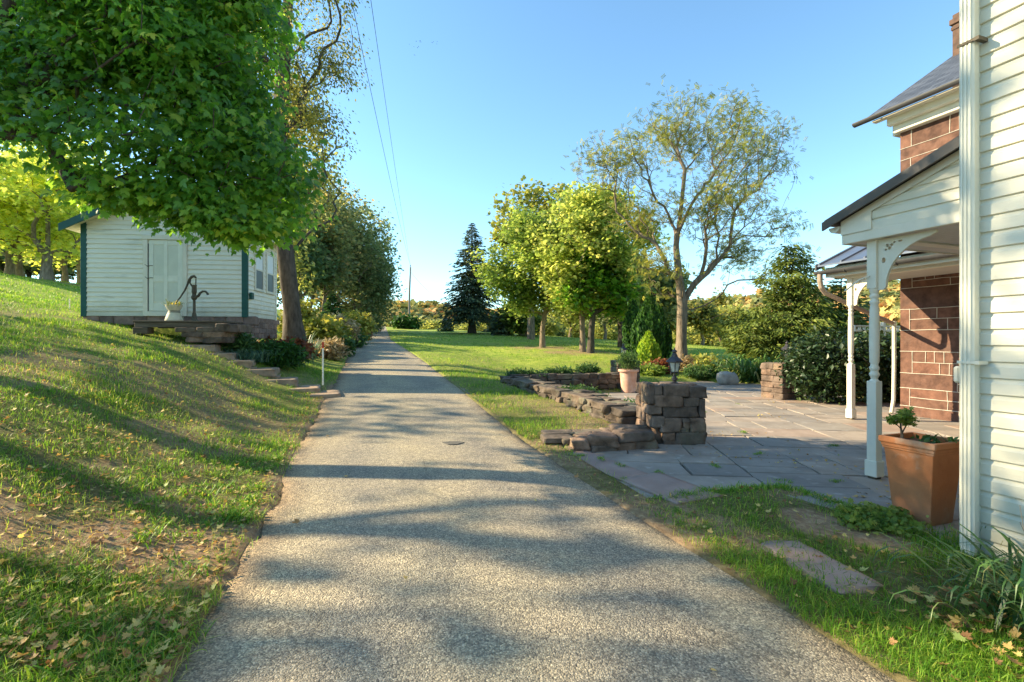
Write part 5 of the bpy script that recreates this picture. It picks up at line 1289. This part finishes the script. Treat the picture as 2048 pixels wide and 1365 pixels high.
# row along the left side of the drive
rowg = 'roadside trees beyond the shed'
rowspec = [(600,36,9.5,2.6,'slender roadside tree with thin trunk nearest the tall tree',101),(622,40,12,2.8,'thin grey leaved roadside tree with yellow tufts',102),(648,38,12.8,2.6,'tall roadside tree rising above its neighbours',103),(676,44,13.8,3.2,'tallest roadside tree with brown touched crown top',104),
           (706,46,13.2,3.2,'dense dark green roadside tree in the middle of the row',105),(735,50,12.8,2.9,'rounded roadside tree at the right end of the row',106),(744,58,9,2.2,'small dark tree low at the right end of the row',107),(640,52,14,3.4,'roadside tree at the back of the row',108),(590,48,14,3.6,'roadside tree at the back left of the row',109)]
for (px, Y, h, rw, lb, sd) in rowspec:
    x = (px-CX)/F*Y; z = gz(x, Y); h2 = h
    simple_tree(lb, x, Y, h2, rw, 300, 34, 'clump', .21, 'rowleaf', sd, rb=.13 if sd < 104 else .2, crown0=.22 if sd < 104 else .08, name='roadside_tree', group=rowg, bm='bark', clump=.46 if sd < 104 else .36, spread=.5, cs=1.3)

# spruce
b = P(944, 667, 50.); zsp = gz(float(b[0]), 50.)
conifer('spruce_tree', 'tall blue green spruce with drooping tiers and bare lower trunk', (b[0], 50., zsp), float(P(944,445,50.)[2])-zsp, 3.7, 46, 13, 'spruce', 111, card=.36, droop=.30, skirt=.16, rb=.34, per=18, power=.75)
for (px, py, Y, h, r, lb, sd) in ((1000,668,46,2.6,1.1,'small dark spruce right of the tall spruce trunk',112),(893,664,58,1.9,.7,'tiny dark evergreen left of the tall spruce',113),(985,664,58,2.4,1.2,'dark evergreen behind the small spruce',114)):
    x = (px-CX)/F*Y; conifer('small_spruce', lb, (x, Y, gz(x,Y)), h, r, 16, 9, 'spruce', sd, card=.4, skirt=.02, rb=.07, per=6, droop=.12)
x = (818-CX)/F*70; shrub('round_shrub', 'low dark round bush at the foot of the utility pole', (x-.4,70,gz(x,70)), (2.0,1.6,.9), 120, 22, 'clump', .3, 'arbor', 115, spread=.25)
# young conifer left of drive
x = (665-CX)/F*33; conifer('young_conifer', 'young bright green cone shaped evergreen in front of the roadside trees', (x,33,gz(x,33)), 3.0, 1.25, 26, 12, 'arbor', 116, card=.34, skirt=.0, rb=.06, per=7, droop=.05)

# two lawn maples
b = np.array([1.9, 30, gz(1.9,30)])
tree('lawn_maple', 'bright green round crowned maple left of the pair on the lawn', b, [b, b+[0,0,1.2], b+[.12,0,2.0], b+[.35,0,3.2], b+[.3,.1,4.8]],
     [(.9,30,b[2]+5.0,2.9,3,2.8), (2.3,30,b[2]+6.8,2.8,3,2.6), (-.2,30,b[2]+4.0,1.7,2.4,1.6), (3.2,30.5,b[2]+4.5,2.4,2.6,2.4), (.6,29.5,b[2]+2.8,1.7,1.5,.9), (2.6,29,b[2]+3.2,1.6,1.5,1.0), (3.6,30,b[2]+8.0,1.6,1.6,1.3), (3.2,29,b[2]+6.0,2.2,1.8,2.2), (-1.2,30,b[2]+5.4,1.2,1.5,1.4)], 800, 46, 'clump', .155, 'bright', 'bark', .15, .012, .32, 121, start=1, seg=.7, clump=.43, cs=1.7, shell=.5)
b = np.array([4.0, 27.2, gz(4.0,27.2)])
tree('lawn_maple', 'yellow green maple with two stems right of the pair on the lawn', b, [b, b+[-.02,0,1.0], b+[-.06,0,2.2], b+[-.1,0,3.6], b+[0,.1,5]],
     [(4.1,27,b[2]+5.4,2.7,2.6,3.0), (5.8,27.2,b[2]+5.0,2.3,2.2,2.4), (3.2,27.2,b[2]+3.4,1.6,1.8,1.2), (4.8,27,b[2]+8.2,2.0,2,1.2), (6.6,27,b[2]+3.6,1.6,1.5,1.7), (2.4,28,b[2]+6.6,1.8,1.6,1.6), (7.2,27,b[2]+6.4,1.2,1.2,1.3)], 640, 48, 'clump', .155, 'brightyel', 'bark', .15, .012, .32, 122, start=1, seg=.7, clump=.43, cs=1.6, shell=.5)
b = np.array([4.35, 26.6, gz(4.35,26.6)])
tree('lawn_maple', 'slimmer dark leaved maple stem in front of the yellow green one', b, [b, b+[.02,0,1.0], b+[.1,0,2.2], b+[.3,0,3.4]],
     [(4.9,26.6,b[2]+4.3,1.5,1.5,2.0), (3.9,26.6,b[2]+3.3,1.2,1.3,1.0), (5.7,26.6,b[2]+3.2,1.1,1.1,1.1)], 200, 30, 'clump', .20, 'maple', 'bark_dark', .17, .01, .3, 123, start=1, seg=.6, clump=.36, cs=1.0)
x = (1062-CX)/F*40; b = np.array([x, 40, gz(x,40)])
tree('grey_tree', 'grey green tree whose thin crown shows behind the lawn maples', b, [b, b+[0,0,3], b+[.3,0,6]],
     [(x,40,b[2]+9.5,3.0,3,3.4), (x+4,40,b[2]+9.5,3.6,3,3.2)], 320, 28, 'clump', .26, 'walnut', 'bark', .25, .012, .4, 124, start=1, seg=.9, clump=.42)
x = (1245-CX)/F*34; simple_tree('dark trunked tree in the shade between the maples and the evergreens', x, 34, 7.5, 2.4, 160, 28, 'clump', .26, 'rowleaf', 125, rb=.25, crown0=.25, name='shaded_tree', bm='bark_dark')
x = (1310-CX)/F*36; simple_tree('small dark leaved tree behind the arborvitae', x, 36, 6, 2.2, 150, 28, 'clump', .26, 'rowleaf', 126, rb=.2, crown0=.2, name='shaded_tree', bm='bark_dark')

# walnut with explicit main limbs
b = np.array([7.45, 21.2, gz(7.45,21.2)-.05]); Yw = 21.2
def wp_(px, py, dy=0): return P(px, py, Yw+dy)
wells = []
for (px, py, rx, rz_, dy) in ((1235,325,2.0,1.3,0),(1360,270,2.2,1.7,.8),(1490,300,2.0,1.7,-.5),(1290,430,1.9,1.4,1),(1430,410,2.2,1.7,-.8),(1560,330,.9,.9,0),(1310,530,1.3,1.1,-.6),(1480,500,1.7,1.1,.6),(1365,205,.9,.9,0),(1475,215,1.1,.9,.4),(1180,310,.9,.6,0),(1560,450,1.0,.8,0),(1610,500,.8,.5,-.5),(1330,590,.7,.4,.5),(1540,550,1.1,.4,.3)):
    q = wp_(px, py, dy); wells.append((q[0], q[1], q[2], rx, rx*.9, rz_))
tree('walnut_tree', 'open crowned walnut with long bare limbs and thin leaf sprays beyond the patio', b,
     [b, b+[0,0,1.3], wp_(1364,610), wp_(1358,560), wp_(1352,500), wp_(1362,420), wp_(1370,340)], wells, 1050, 8, 'pinn', .20, 'walnut', 'bark', .22, .009, .24, 131, start=2, seg=.6, shell=.8, clump=.30, cs=.7, tilt=1.0, up=.1, flare=1.5, mind=.24, jit=.035, plw=.5,
     extra=np.array([wp_(1480,632), wp_(1455,570,.3), wp_(1500,560,.2), wp_(1560,575,-.2), wp_(1400,640), wp_(1430,600), wp_(1306,590), wp_(1440,630), wp_(1415,545), wp_(1420,470), wp_(1440,400), wp_(1455,330)]))
# hemlock
b = P(1570, 735, 19.); zb_ = gz(float(b[0]), 19.)
hb = np.array([b[0], 19., zb_])
tree('hemlock_tree', 'feathery yellow green hemlock behind the dark rhododendron', hb, [hb, hb+[0,0,1.2], hb+[.1,0,2.6], hb+[.2,0,4.6]],
     [(hb[0]-.1,19,zb_+1.6,2.0,1.9,1.25), (hb[0]-1.1,18.8,zb_+1.2,1.2,1.2,1.0), (hb[0]+1.2,18.9,zb_+2.0,1.3,1.2,1.1), (hb[0]+.2,19,zb_+3.6,1.05,1.0,1.3), (hb[0]+.3,19,zb_+4.7,.6,.6,.6)], 620, 44, 'need', .17, 'hemlock', 'bark', .13, .008, .17, 141, start=1, seg=.35, shell=.45, clump=.34, cs=.6, tilt=.8, flat=.45, droop=.35)
x = 13.3; conifer('hemlock_tree', 'second hemlock whose tip shows above the stone house porch', (x, 19.5, gz(x,19.5)), 4.0, 2.0, 26, 12, 'hemlock', 142, card=.30, droop=.12, skirt=.03, rb=.1, per=10, power=.6, wide=1.5)
x = 17.3; b = np.array([x, 19.0, 0.2]); simple_tree('dark fine leaved tree close behind the stone house', 15.2, 15.6, 7.0, 1.25, 240, 24, 'oval', .11, 'dark', 143, rb=.14, crown0=.18, name='evergreen_tree', bm='bark_dark', spread=.22, clump=.3, cs=.8)
# arborvitaes
for (px, py, Y, h, r, m_, lb, sd, n_) in ((1300,727,22.5,3.35,.56,'arbor','tallest dark arborvitae left of the walnut trunk',151,9000),(1268,715,25,3.0,.55,'arbor','dark arborvitae left of and behind the tallest one',152,6000),(1297,727,20.5,1.50,.40,'lime','bright lime green shrub in front of the arborvitae',153,4200),(1318,727,23.5,2.8,.5,'arbor','arborvitae tucked behind on the right of the tallest one',154,6000),(1283,722,24,2.5,.5,'arbor','shorter arborvitae squeezed between the two dark ones',155,5000)):
    x = (px-CX)/F*Y; columnar('arborvitae' if m_ == 'arbor' else 'lime_shrub', lb, (x, Y, gz(x,Y)-.05), h, r, n_, .16, m_, sd)
# rhododendron mass
for (s_, t_, rx, ry, rz_, lb, sd) in ((10.9,8.35,.95,.8,.86,'large dark glossy rhododendron beside the right hand pillar',161),(12.0,8.1,.85,.8,.86,'dark rhododendron between the two porch posts',162),(13.0,8.0,.8,.8,.84,'dark rhododendron against the stone house corner',163)):
    q = H(s_, t_); shrub('rhododendron', lb, (q[0], q[1], 0), (rx, ry, rz_), 420, 22, 'oval', .10, 'dark', sd, spread=.11, tilt=.9, stem=.025, shell=.3)
# white arbor rail behind
q = H(14.7, 9.8)
ar = thing('white_arbor', 'white slatted arbor rail showing above the rhododendrons', 'arbor', (q[0], q[1], 0), TH)
mb = MB(); mb.box(-1.0, 1.6, -.04, .04, 1.72, 1.78, .005).box(-1.0, 1.6, -.04, .04, 1.86, 1.90, .005)
for k in range(13): mb.box(-1.0+k*.2, -.96+k*.2, -.035, .035, 1.78, 1.86)
mb.build('rail', 'white', ar)
for xx in (.2, 1.5): MB().box(xx-.05, xx+.05, -.05, .05, 0, 2.0, .005).build('post', 'white', ar)

# ================================================================== BEDS AND PLANTS
def put(px, py, Y): q = P(px, py, Y); return (float(q[0]), Y, gz(float(q[0]), Y))
clump_plant('daylily_clump', 'big arching clump of strap leaves in the bed beyond the patio', put(1505,768,16.8), 260, 1.75, .06, 'strap', 171, .35, lvar=.2)
clump_plant('daylily_clump', 'smaller strap leaf clump right of the big one', put(1548,768,16.4), 130, 1.4, .055, 'strap', 172, .22)
clump_plant('daylily_clump', 'low pale strap leaf clump left of the boulder', put(1422,762,17.8), 90, .6, .035, 'strap', 173, .3)
st = Stones(180); st.add((0,0,.2), (.66,.5,.5), .2, .9, .06); o = st.build('boulder', 'boulder'); o.location = (put(1455,765,16.0)[0], 16.0, .0); tag(o, 'rounded grey boulder at the far edge of the patio', 'boulder')
st = Stones(181); st.add((0,0,.1), (.5,.3,.2), .1, .3, .06); st.add((.6,.1,.1), (.5,.3,.18), .1, .3, .06); o = st.build('bed_stones', 'boulder'); o.location = (put(1405,745,18.6)[0], 18.6, .1); tag(o, 'pair of grey edging stones in the flower bed', 'stones')
shrub('mound_plant', 'low dark green cushion plant at the patio edge behind the lantern', put(1400,765,17.6), (.62,.5,.22), 150, 22, 'need', .10, 'herb', 182, cat='plant', spread=.06)
shrub('mound_plant', 'russet leaved low mound in the bed left of the lantern', put(1322,757,19.0), (.62,.5,.26), 150, 18, 'clump', .09, 'red', 183, cat='plant', spread=.08)
shrub('flowering_plant', 'yellow green flowering plant with orange blooms behind the boulder', put(1415,740,19.0), (.5,.4,.36), 80, 16, 'clump', .11, 'yellow', 184, cat='plant', spread=.12)
shrub('flowering_plant', 'pinkish dry flowering plant right of the russet mound', put(1380,742,19.6), (.45,.4,.28), 90, 16, 'clump', .08, 'tan', 185, cat='plant', spread=.1)
shrub('mound_plant', 'bright green low plants at the lawn edge near the round planter', put(1300,757,18.4), (.5,.4,.15), 80, 18, 'clump', .09, 'bright', 186, cat='plant', spread=.1)
o = tag(MB().lathe([(.0,.16),(.07,.13),(.10,.05),(.08,0)], 8).build('lily_flower', surf('orange_petal', (.8,.25,.03), (.9,.35,.05), 3)), 'single orange bloom in the bed behind the boulder', 'flower'); o.location = (put(1422,735,18.8)[0], 18.8, .62)
# plants trailing on the walls
low = [((.35,13.3,.42),(.55,.22,.12),'bushy plants along the back wall top at its left end'),((1.35,13.75,.45),(.5,.2,.12),'dark low plants on the middle of the back wall'),((2.2,14.1,.46),(.35,.2,.16),'taller leafy tuft on the back wall near the planter'),((1.35,10.3,.28),(.42,.22,.09),'creeping plant spilling over the drive side wall'),((2.05,8.5,.10),(.34,.3,.13),'green plants growing inside the wall near the pillar'),((1.75,9.2,.12),(.3,.25,.11),'low green plants inside the wall beyond the pillar')]
for i, (p_, r_, lb) in enumerate(low): shrub('creeping_plant', lb, p_, r_, 90, 18, 'need', .085, 'herb', 190+i, cat='plant', spread=.05, stem=.006)
# bed by the shed
clump_plant('liriope_clump', 'arching dark green grassy clump in front of the shed corner', put(498,690,12.2), 420, .62, .014, 'bluestrap', 201, .22)
clump_plant('liriope_clump', 'second grassy clump right of the dark juniper', put(572,682,14.0), 300, .6, .016, 'bluestrap', 202, .25)
shrub('juniper_shrub', 'spreading dark green juniper below the shed corner', put(545,690,13.0), (.78,.5,.30), 200, 22, 'need', .15, 'arbor', 203, spread=.09)
shrub('juniper_shrub', 'bright tipped low evergreen next to the shed foundation', put(482,672,12.5), (.5,.35,.26), 120, 22, 'need', .14, 'herb', 204, spread=.08)
shrub('barberry_shrub', 'reddish low shrub at the foot of the tall tree', put(560,672,14.6), (.85,.5,.30), 150, 20, 'clump', .10, 'red', 205, spread=.12)
clump_plant('yucca_plant', 'spiky blue green yucca at the right of the tall trunk', put(602,672,16.5), 90, .85, .045, 'bluestrap', 206, .12, tmpl='UP')
clump_plant('yucca_plant', 'spiky blue green yucca right of the other yucca', put(622,668,17.4), 90, .8, .045, 'bluestrap', 207, .12, tmpl='UP')
for (px, Y, rx, rz_, m_, lb, sd) in ((600,20,.9,.95,'shrub','yellow green shrub behind the yuccas'),) and ((600,21,.8,.95,'shrub','yellow green shrub behind the yuccas',211),(642,20.5,.75,.75,'shrub','bushy yellow flowering shrub nearest the drive',212),(662,23,.85,.80,'shrub','yellow green bush behind the flowering shrub',213),
        (675,25.5,.95,.85,'tan','pampas like grass with pale plumes beside the drive',214),(706,30,1.3,1.05,'shrub','large golden shrub beyond the plumed grass',215),(690,34,1.3,1.0,'shrub','golden shrub beneath the young conifer',216),(725,42,1.3,.8,'rowleaf','dark shrub at the left of the drive crest',217),(738,52,1.6,.9,'rowleaf','last dark shrub before the drive crest',218),
        (700,27,.7,.4,'herb','low green bedding plants beside the drive',219),(676,21.5,.55,.35,'herb','small leafy plants at the drive edge below the shrubs',220),(655,19,.5,.28,'tan','dry brown seed heads at the bed edge',221),(715,34,.8,.45,'red','reddish perennials along the drive edge',222)):
    q = put(px, 660, Y); shrub('garden_shrub', lb, q, (rx, rx*.9, rz_), 170, 20, 'clump' if m_ != 'tan' else 'need', .13 if m_ != 'tan' else .22, m_, sd, spread=.16)
# foreground clump at the siding
clump_plant('spider_lily_clump', 'sprawling strap leaf clump in front of the white siding at lower right', (2.72,2.42,.0), 300, .62, .017, 'strap', 231, .16, lvar=.3)
clump_plant('spider_lily_clump', 'narrow leaf clump tight against the foot of the downspout', (3.05,2.62,.0), 120, .48, .014, 'strap', 232, .09)
mb = MB(); gs = random.Random(4)
for k in range(5):
    x0, y0 = 2.85+gs.uniform(-.12,.18), 2.6+gs.uniform(-.1,.1); mb.tube([(x0,y0,0),(x0+gs.uniform(-.1,.05),y0,.25),(x0+gs.uniform(-.2,.0),y0-.02,.50+gs.uniform(0,.2))], [.004,.003,.002], 4)
tag(mb.build('seed_stalks', 'brown'), 'thin dry seed stalks rising from the strap leaf clump', 'plant stalks')
shrub('clover_patch', 'round leaved clover growing between verge grass and square planter', (2.85,3.75,.0), (.30,.22,.06), 90, 16, 'clump', .035, 'bright', 233, cat='plant', spread=.03, stem=.003)

# ================================================================== MIDDLE DISTANCE AND HILLS
gm = np.random.default_rng(300)
protos = []
for i, (lm, lb) in enumerate((('wood','mixed autumn tree in the hedgerow beyond the lawn'),('yellow','yellow green tree in the hedgerow beyond the lawn'),('wood','mixed autumn tree in the hedgerow beyond the lawn'))):
    protos.append(simple_tree(lb, 30+i*5, 75, 8.0, 3.4, 170, 26, 'clump', .40, lm, 301+i, rb=.18, crown0=.12, name='hedgerow_tree', group=('mixed trees' if lm == 'wood' else 'yellow green trees')+' in the far hedgerow', spread=.65))
def zcam(px, py, Y): return float(P(px, py, Y)[2])
k = 0
placed = [False]*3
for px in list(range(770, 1000, 26))+list(range(1000, 1650, 30)):
    for row in range(2):
        Y = gm.uniform(62, 84)+row*22 if px > 1020 else gm.uniform(108, 125)+row*15
        ppx = px+gm.uniform(-12,12); x = (ppx-CX)/F*Y
        ztop = zcam(ppx, (651 if px < 1000 else (632 if px < 1330 else 652))+gm.uniform(-10,12)-row*6, Y); z0 = gz(x, Y); h = max(3.5, ztop-z0)
        i = int(gm.integers(0,3)); i = 1 if ((px < 1010 or px > 1330) and gm.random() < .75) else i
        sc = h/8.0; s3 = (sc*gm.uniform(.9,1.3), sc*gm.uniform(.9,1.3), sc)
        if not placed[i]: protos[i].location = (x, Y, z0); protos[i].scale = s3; placed[i] = True
        else: copy_tree(protos[i], (x, Y, z0), gm.random()*6.28, s3)
# foreground parkland trees right of the walnut at middle distance
for (px, Y, h, rw, lm, lb, sd, c0) in ((1405,46,4.2,2.2,'wood','dark green round tree on the far lawn right of the walnut trunk',321,.25),(1340,50,5.0,2.0,'walnut','thin pale green tree behind the walnut trunk',322,.3),(1470,48,4.2,2.0,'yellow','yellow tree on the far lawn left of the hemlock',323,.2),(1440,52,6.0,1.2,'olive','slender nearly bare tree right of the dark round tree',324,.3),(1050,46,3.6,2.2,'hemlock','pale feathery evergreen behind the lawn maple trunk',325,.05),(1210,48,7,2.6,'wood','brownish tree at the lawn edge between the maples and arborvitae',326,.2),(1140,52,6.5,2.8,'yellow','yellow green tree behind the maple pair',328,.15)):
    x = (px-CX)/F*Y; simple_tree(lb, x, Y, h, rw, 170, 26, 'clump', .26, lm, sd, rb=.14, crown0=c0, name='parkland_tree', bm='bark', spread=.42)

# hills
def ridge(name, pts, Y0, Y1, seed, dens, size, mat='hill', field=.60):
    """pts: (px, py) of the skyline at depth Y1; rises from the valley at Y0"""
    pxs = np.array([p[0] for p in pts], float); pys = np.array([p[1] for p in pts], float)
    nx, ny = 160, 26; px = np.linspace(pxs[0], pxs[-1], nx); sky = np.interp(px, pxs, pys)
    V = []
    for j in range(ny):
        t = j/(ny-1); Y = Y0+(Y1-Y0)*t; top = EYE+(CY-sky)/F*Y1; z = -8+(top+8)*(smoothstep(0, 1, t)*.6+.4*t)+(fbm(px*.03, np.full(nx, j*.6)+seed, 3)-.5)*6*t
        if j == ny-1: z = z-2
        V.append(np.stack([(px-CX)/F*Y, np.full(nx, Y), z], 1))
    V = np.array(V); o = mesh_np(name, V.reshape(-1,3), grid_faces(ny, nx), MT[mat], None, True); tag(o, kind='structure')
    g = np.random.default_rng(seed); pos = []
    n = dens
    a = g.random(n)*(nx-1.001); t = (g.random(n)**.75)*(ny-1.001); ai = a.astype(int); ti = t.astype(int)
    base = V[ti, ai]*(1-(t-ti))[:, None]+V[np.minimum(ti+1, ny-1), ai]*(t-ti)[:, None]
    base[:, 0] += (a-ai)*(V[0,1,0]-V[0,0,0])
    keep = fbm(base[:,0]*.012+seed, base[:,1]*.012, 3) < field
    keep |= t > ny-4
    base = base[keep]; m_ = len(base)
    per = 22; r_ = size*g.uniform(.6, 1.3, m_)
    d = g.normal(0, 1, (m_, per, 3)); d /= np.linalg.norm(d, axis=2, keepdims=True); d[:, :, 2] = np.abs(d[:, :, 2])*1.2-.2
    P_ = base[:, None, :]+d*r_[:, None, None]*g.uniform(.7,1.05,(m_,per,1)); nrm = (d+g.normal(0,.35,d.shape)).reshape(-1,3)
    V2, F2 = scatter(CLUMP[0], CLUMP[1], P_.reshape(-1,3), frames(nrm, g.random(m_*per)*6.28), np.repeat(r_, per)*.75)
    hue = g.random(m_)*.75+.25*fbm(base[:,0]*.03, base[:,1]*.03+seed, 2)
    r = np.repeat(np.clip(np.repeat(hue, per)+g.normal(0,.06,m_*per), 0, 1), len(CLUMP[0]))
    w = mesh_np('woodland', V2, F2, MT['hillwood'], None, True, {'rnd': r}); tag(w, 'autumn woodland covering the far hill '+('on the left' if pxs[0] < 900 else 'on the right'), 'woodland', kind='stuff')
ridge('hill', [(600,640),(720,624),(780,618),(850,620),(900,632),(1000,640),(1150,646),(1260,648),(1340,640)], 150, 330, 401, 2300, 5.0, field=.9)
ridge('hill', [(1220,640),(1330,618),(1440,612),(1490,606),(1600,594),(1700,585),(1780,576),(1900,570),(2100,560),(2300,560)], 160, 400, 402, 1600, 5.5)
q = P(1446, 622, 380.); fh = thing('far_house', 'tiny white farm building on the distant hillside', 'house', (q[0], 380, q[2]-1.0))
MB().box(-3.2,3.2,-3,3,-3,1.6).build('wall', 'white', fh); MB().prism([(-3.6,1.5),(3.6,1.5),(0,3.2)], 1, -3.3, 3.3).build('roof', 'shedroof', fh)

# birds high up
gb = random.Random(9)
for i in range(12):
    q = P(828+gb.uniform(-14,16) if i < 8 else 868+gb.uniform(-5,9), 97+gb.uniform(-15,16) if i < 8 else 90+gb.uniform(-10,10), 90.)
    mb = MB(); a = gb.random()*6; s_ = .2
    mb.add([(-.5*s_,.1*s_,.25*s_),(0,.25*s_,0),(0,-.2*s_,0),(.5*s_,.1*s_,.25*s_),(-.95*s_,-.1*s_,.05*s_),(.95*s_,-.1*s_,.05*s_)], [(0,1,2),(1,3,2),(4,0,2),(3,5,2)])
    mb.lathe([(0,-.3*s_),(.07*s_,-.1*s_),(.09*s_,.1*s_),(.0,.35*s_)], 6)
    o = mb.build('bird', 'bird'); o.location = tuple(q); o.rotation_euler = (R(90)*0, 0, a); tag(o, 'distant dark bird in the loose flock high in the blue sky', 'bird', 'birds of the distant flock')

# ================================================================== LIGHT, SKY, CAMERA
SUN_EL, SUN_AZ = R(28), R(9)      # sun comes from the left, a little beyond
sd = Vector((-math.cos(SUN_AZ)*math.cos(SUN_EL), math.sin(SUN_AZ)*math.cos(SUN_EL), math.sin(SUN_EL)))
ld = bpy.data.lights.new('sun', 'SUN'); ld.energy = 12.5; ld.angle = R(.5); ld.color = (1.0, .83, .54)
lo_ = bpy.data.objects.new('sun', ld); C.objects.link(lo_); lo_.rotation_euler = (-sd).to_track_quat('-Z', 'Y').to_euler(); lo_.location = (-30, 0, 30)
wd_ = bpy.data.worlds.new("World"); bpy.context.scene.world = wd_; wd_.use_nodes = True
N = wd_.node_tree.nodes; L = wd_.node_tree.links; N.clear()
sky = N.new('ShaderNodeTexSky'); sky.sky_type = 'NISHITA'; sky.sun_disc = False; sky.sun_elevation = SUN_EL
sky.sun_rotation = math.atan2(sd.x, sd.y); sky.altitude = 100; sky.air_density = 1.0; sky.dust_density = .1; sky.ozone_density = 3.0
bg = N.new('ShaderNodeBackground'); bg.inputs[1].default_value = .40
hs = N.new('ShaderNodeHueSaturation'); hs.inputs['Saturation'].default_value = 1.0; gm_ = N.new('ShaderNodeMix'); gm_.data_type = 'RGBA'; gm_.blend_type = 'MULTIPLY'; gm_.inputs[0].default_value = 1; gm_.inputs[7].default_value = (.80,.945,.89,1)
L.new(sky.outputs[0], hs.inputs['Color']); L.new(hs.outputs[0], gm_.inputs[6]); L.new(gm_.outputs[2], bg.inputs[0]); ow = N.new('ShaderNodeOutputWorld'); L.new(bg.outputs[0], ow.inputs[0])
cd = bpy.data.cameras.new('camera'); cam = bpy.data.objects.new('camera', cd); C.objects.link(cam)
cam.location = (0, 0, EYE); cam.rotation_euler = (R(90), 0, 0); cd.sensor_width = 36; cd.lens = 36*F/2048; cd.clip_start = .05; cd.clip_end = 3000
sc_ = bpy.context.scene; sc_.camera = cam
sc_.view_settings.view_transform = 'Standard'; sc_.view_settings.look = 'None'; sc_.view_settings.exposure = 0
sc_.render.engine = 'CYCLES'; sc_.cycles.transparent_max_bounces = 12; sc_.cycles.max_bounces = 8
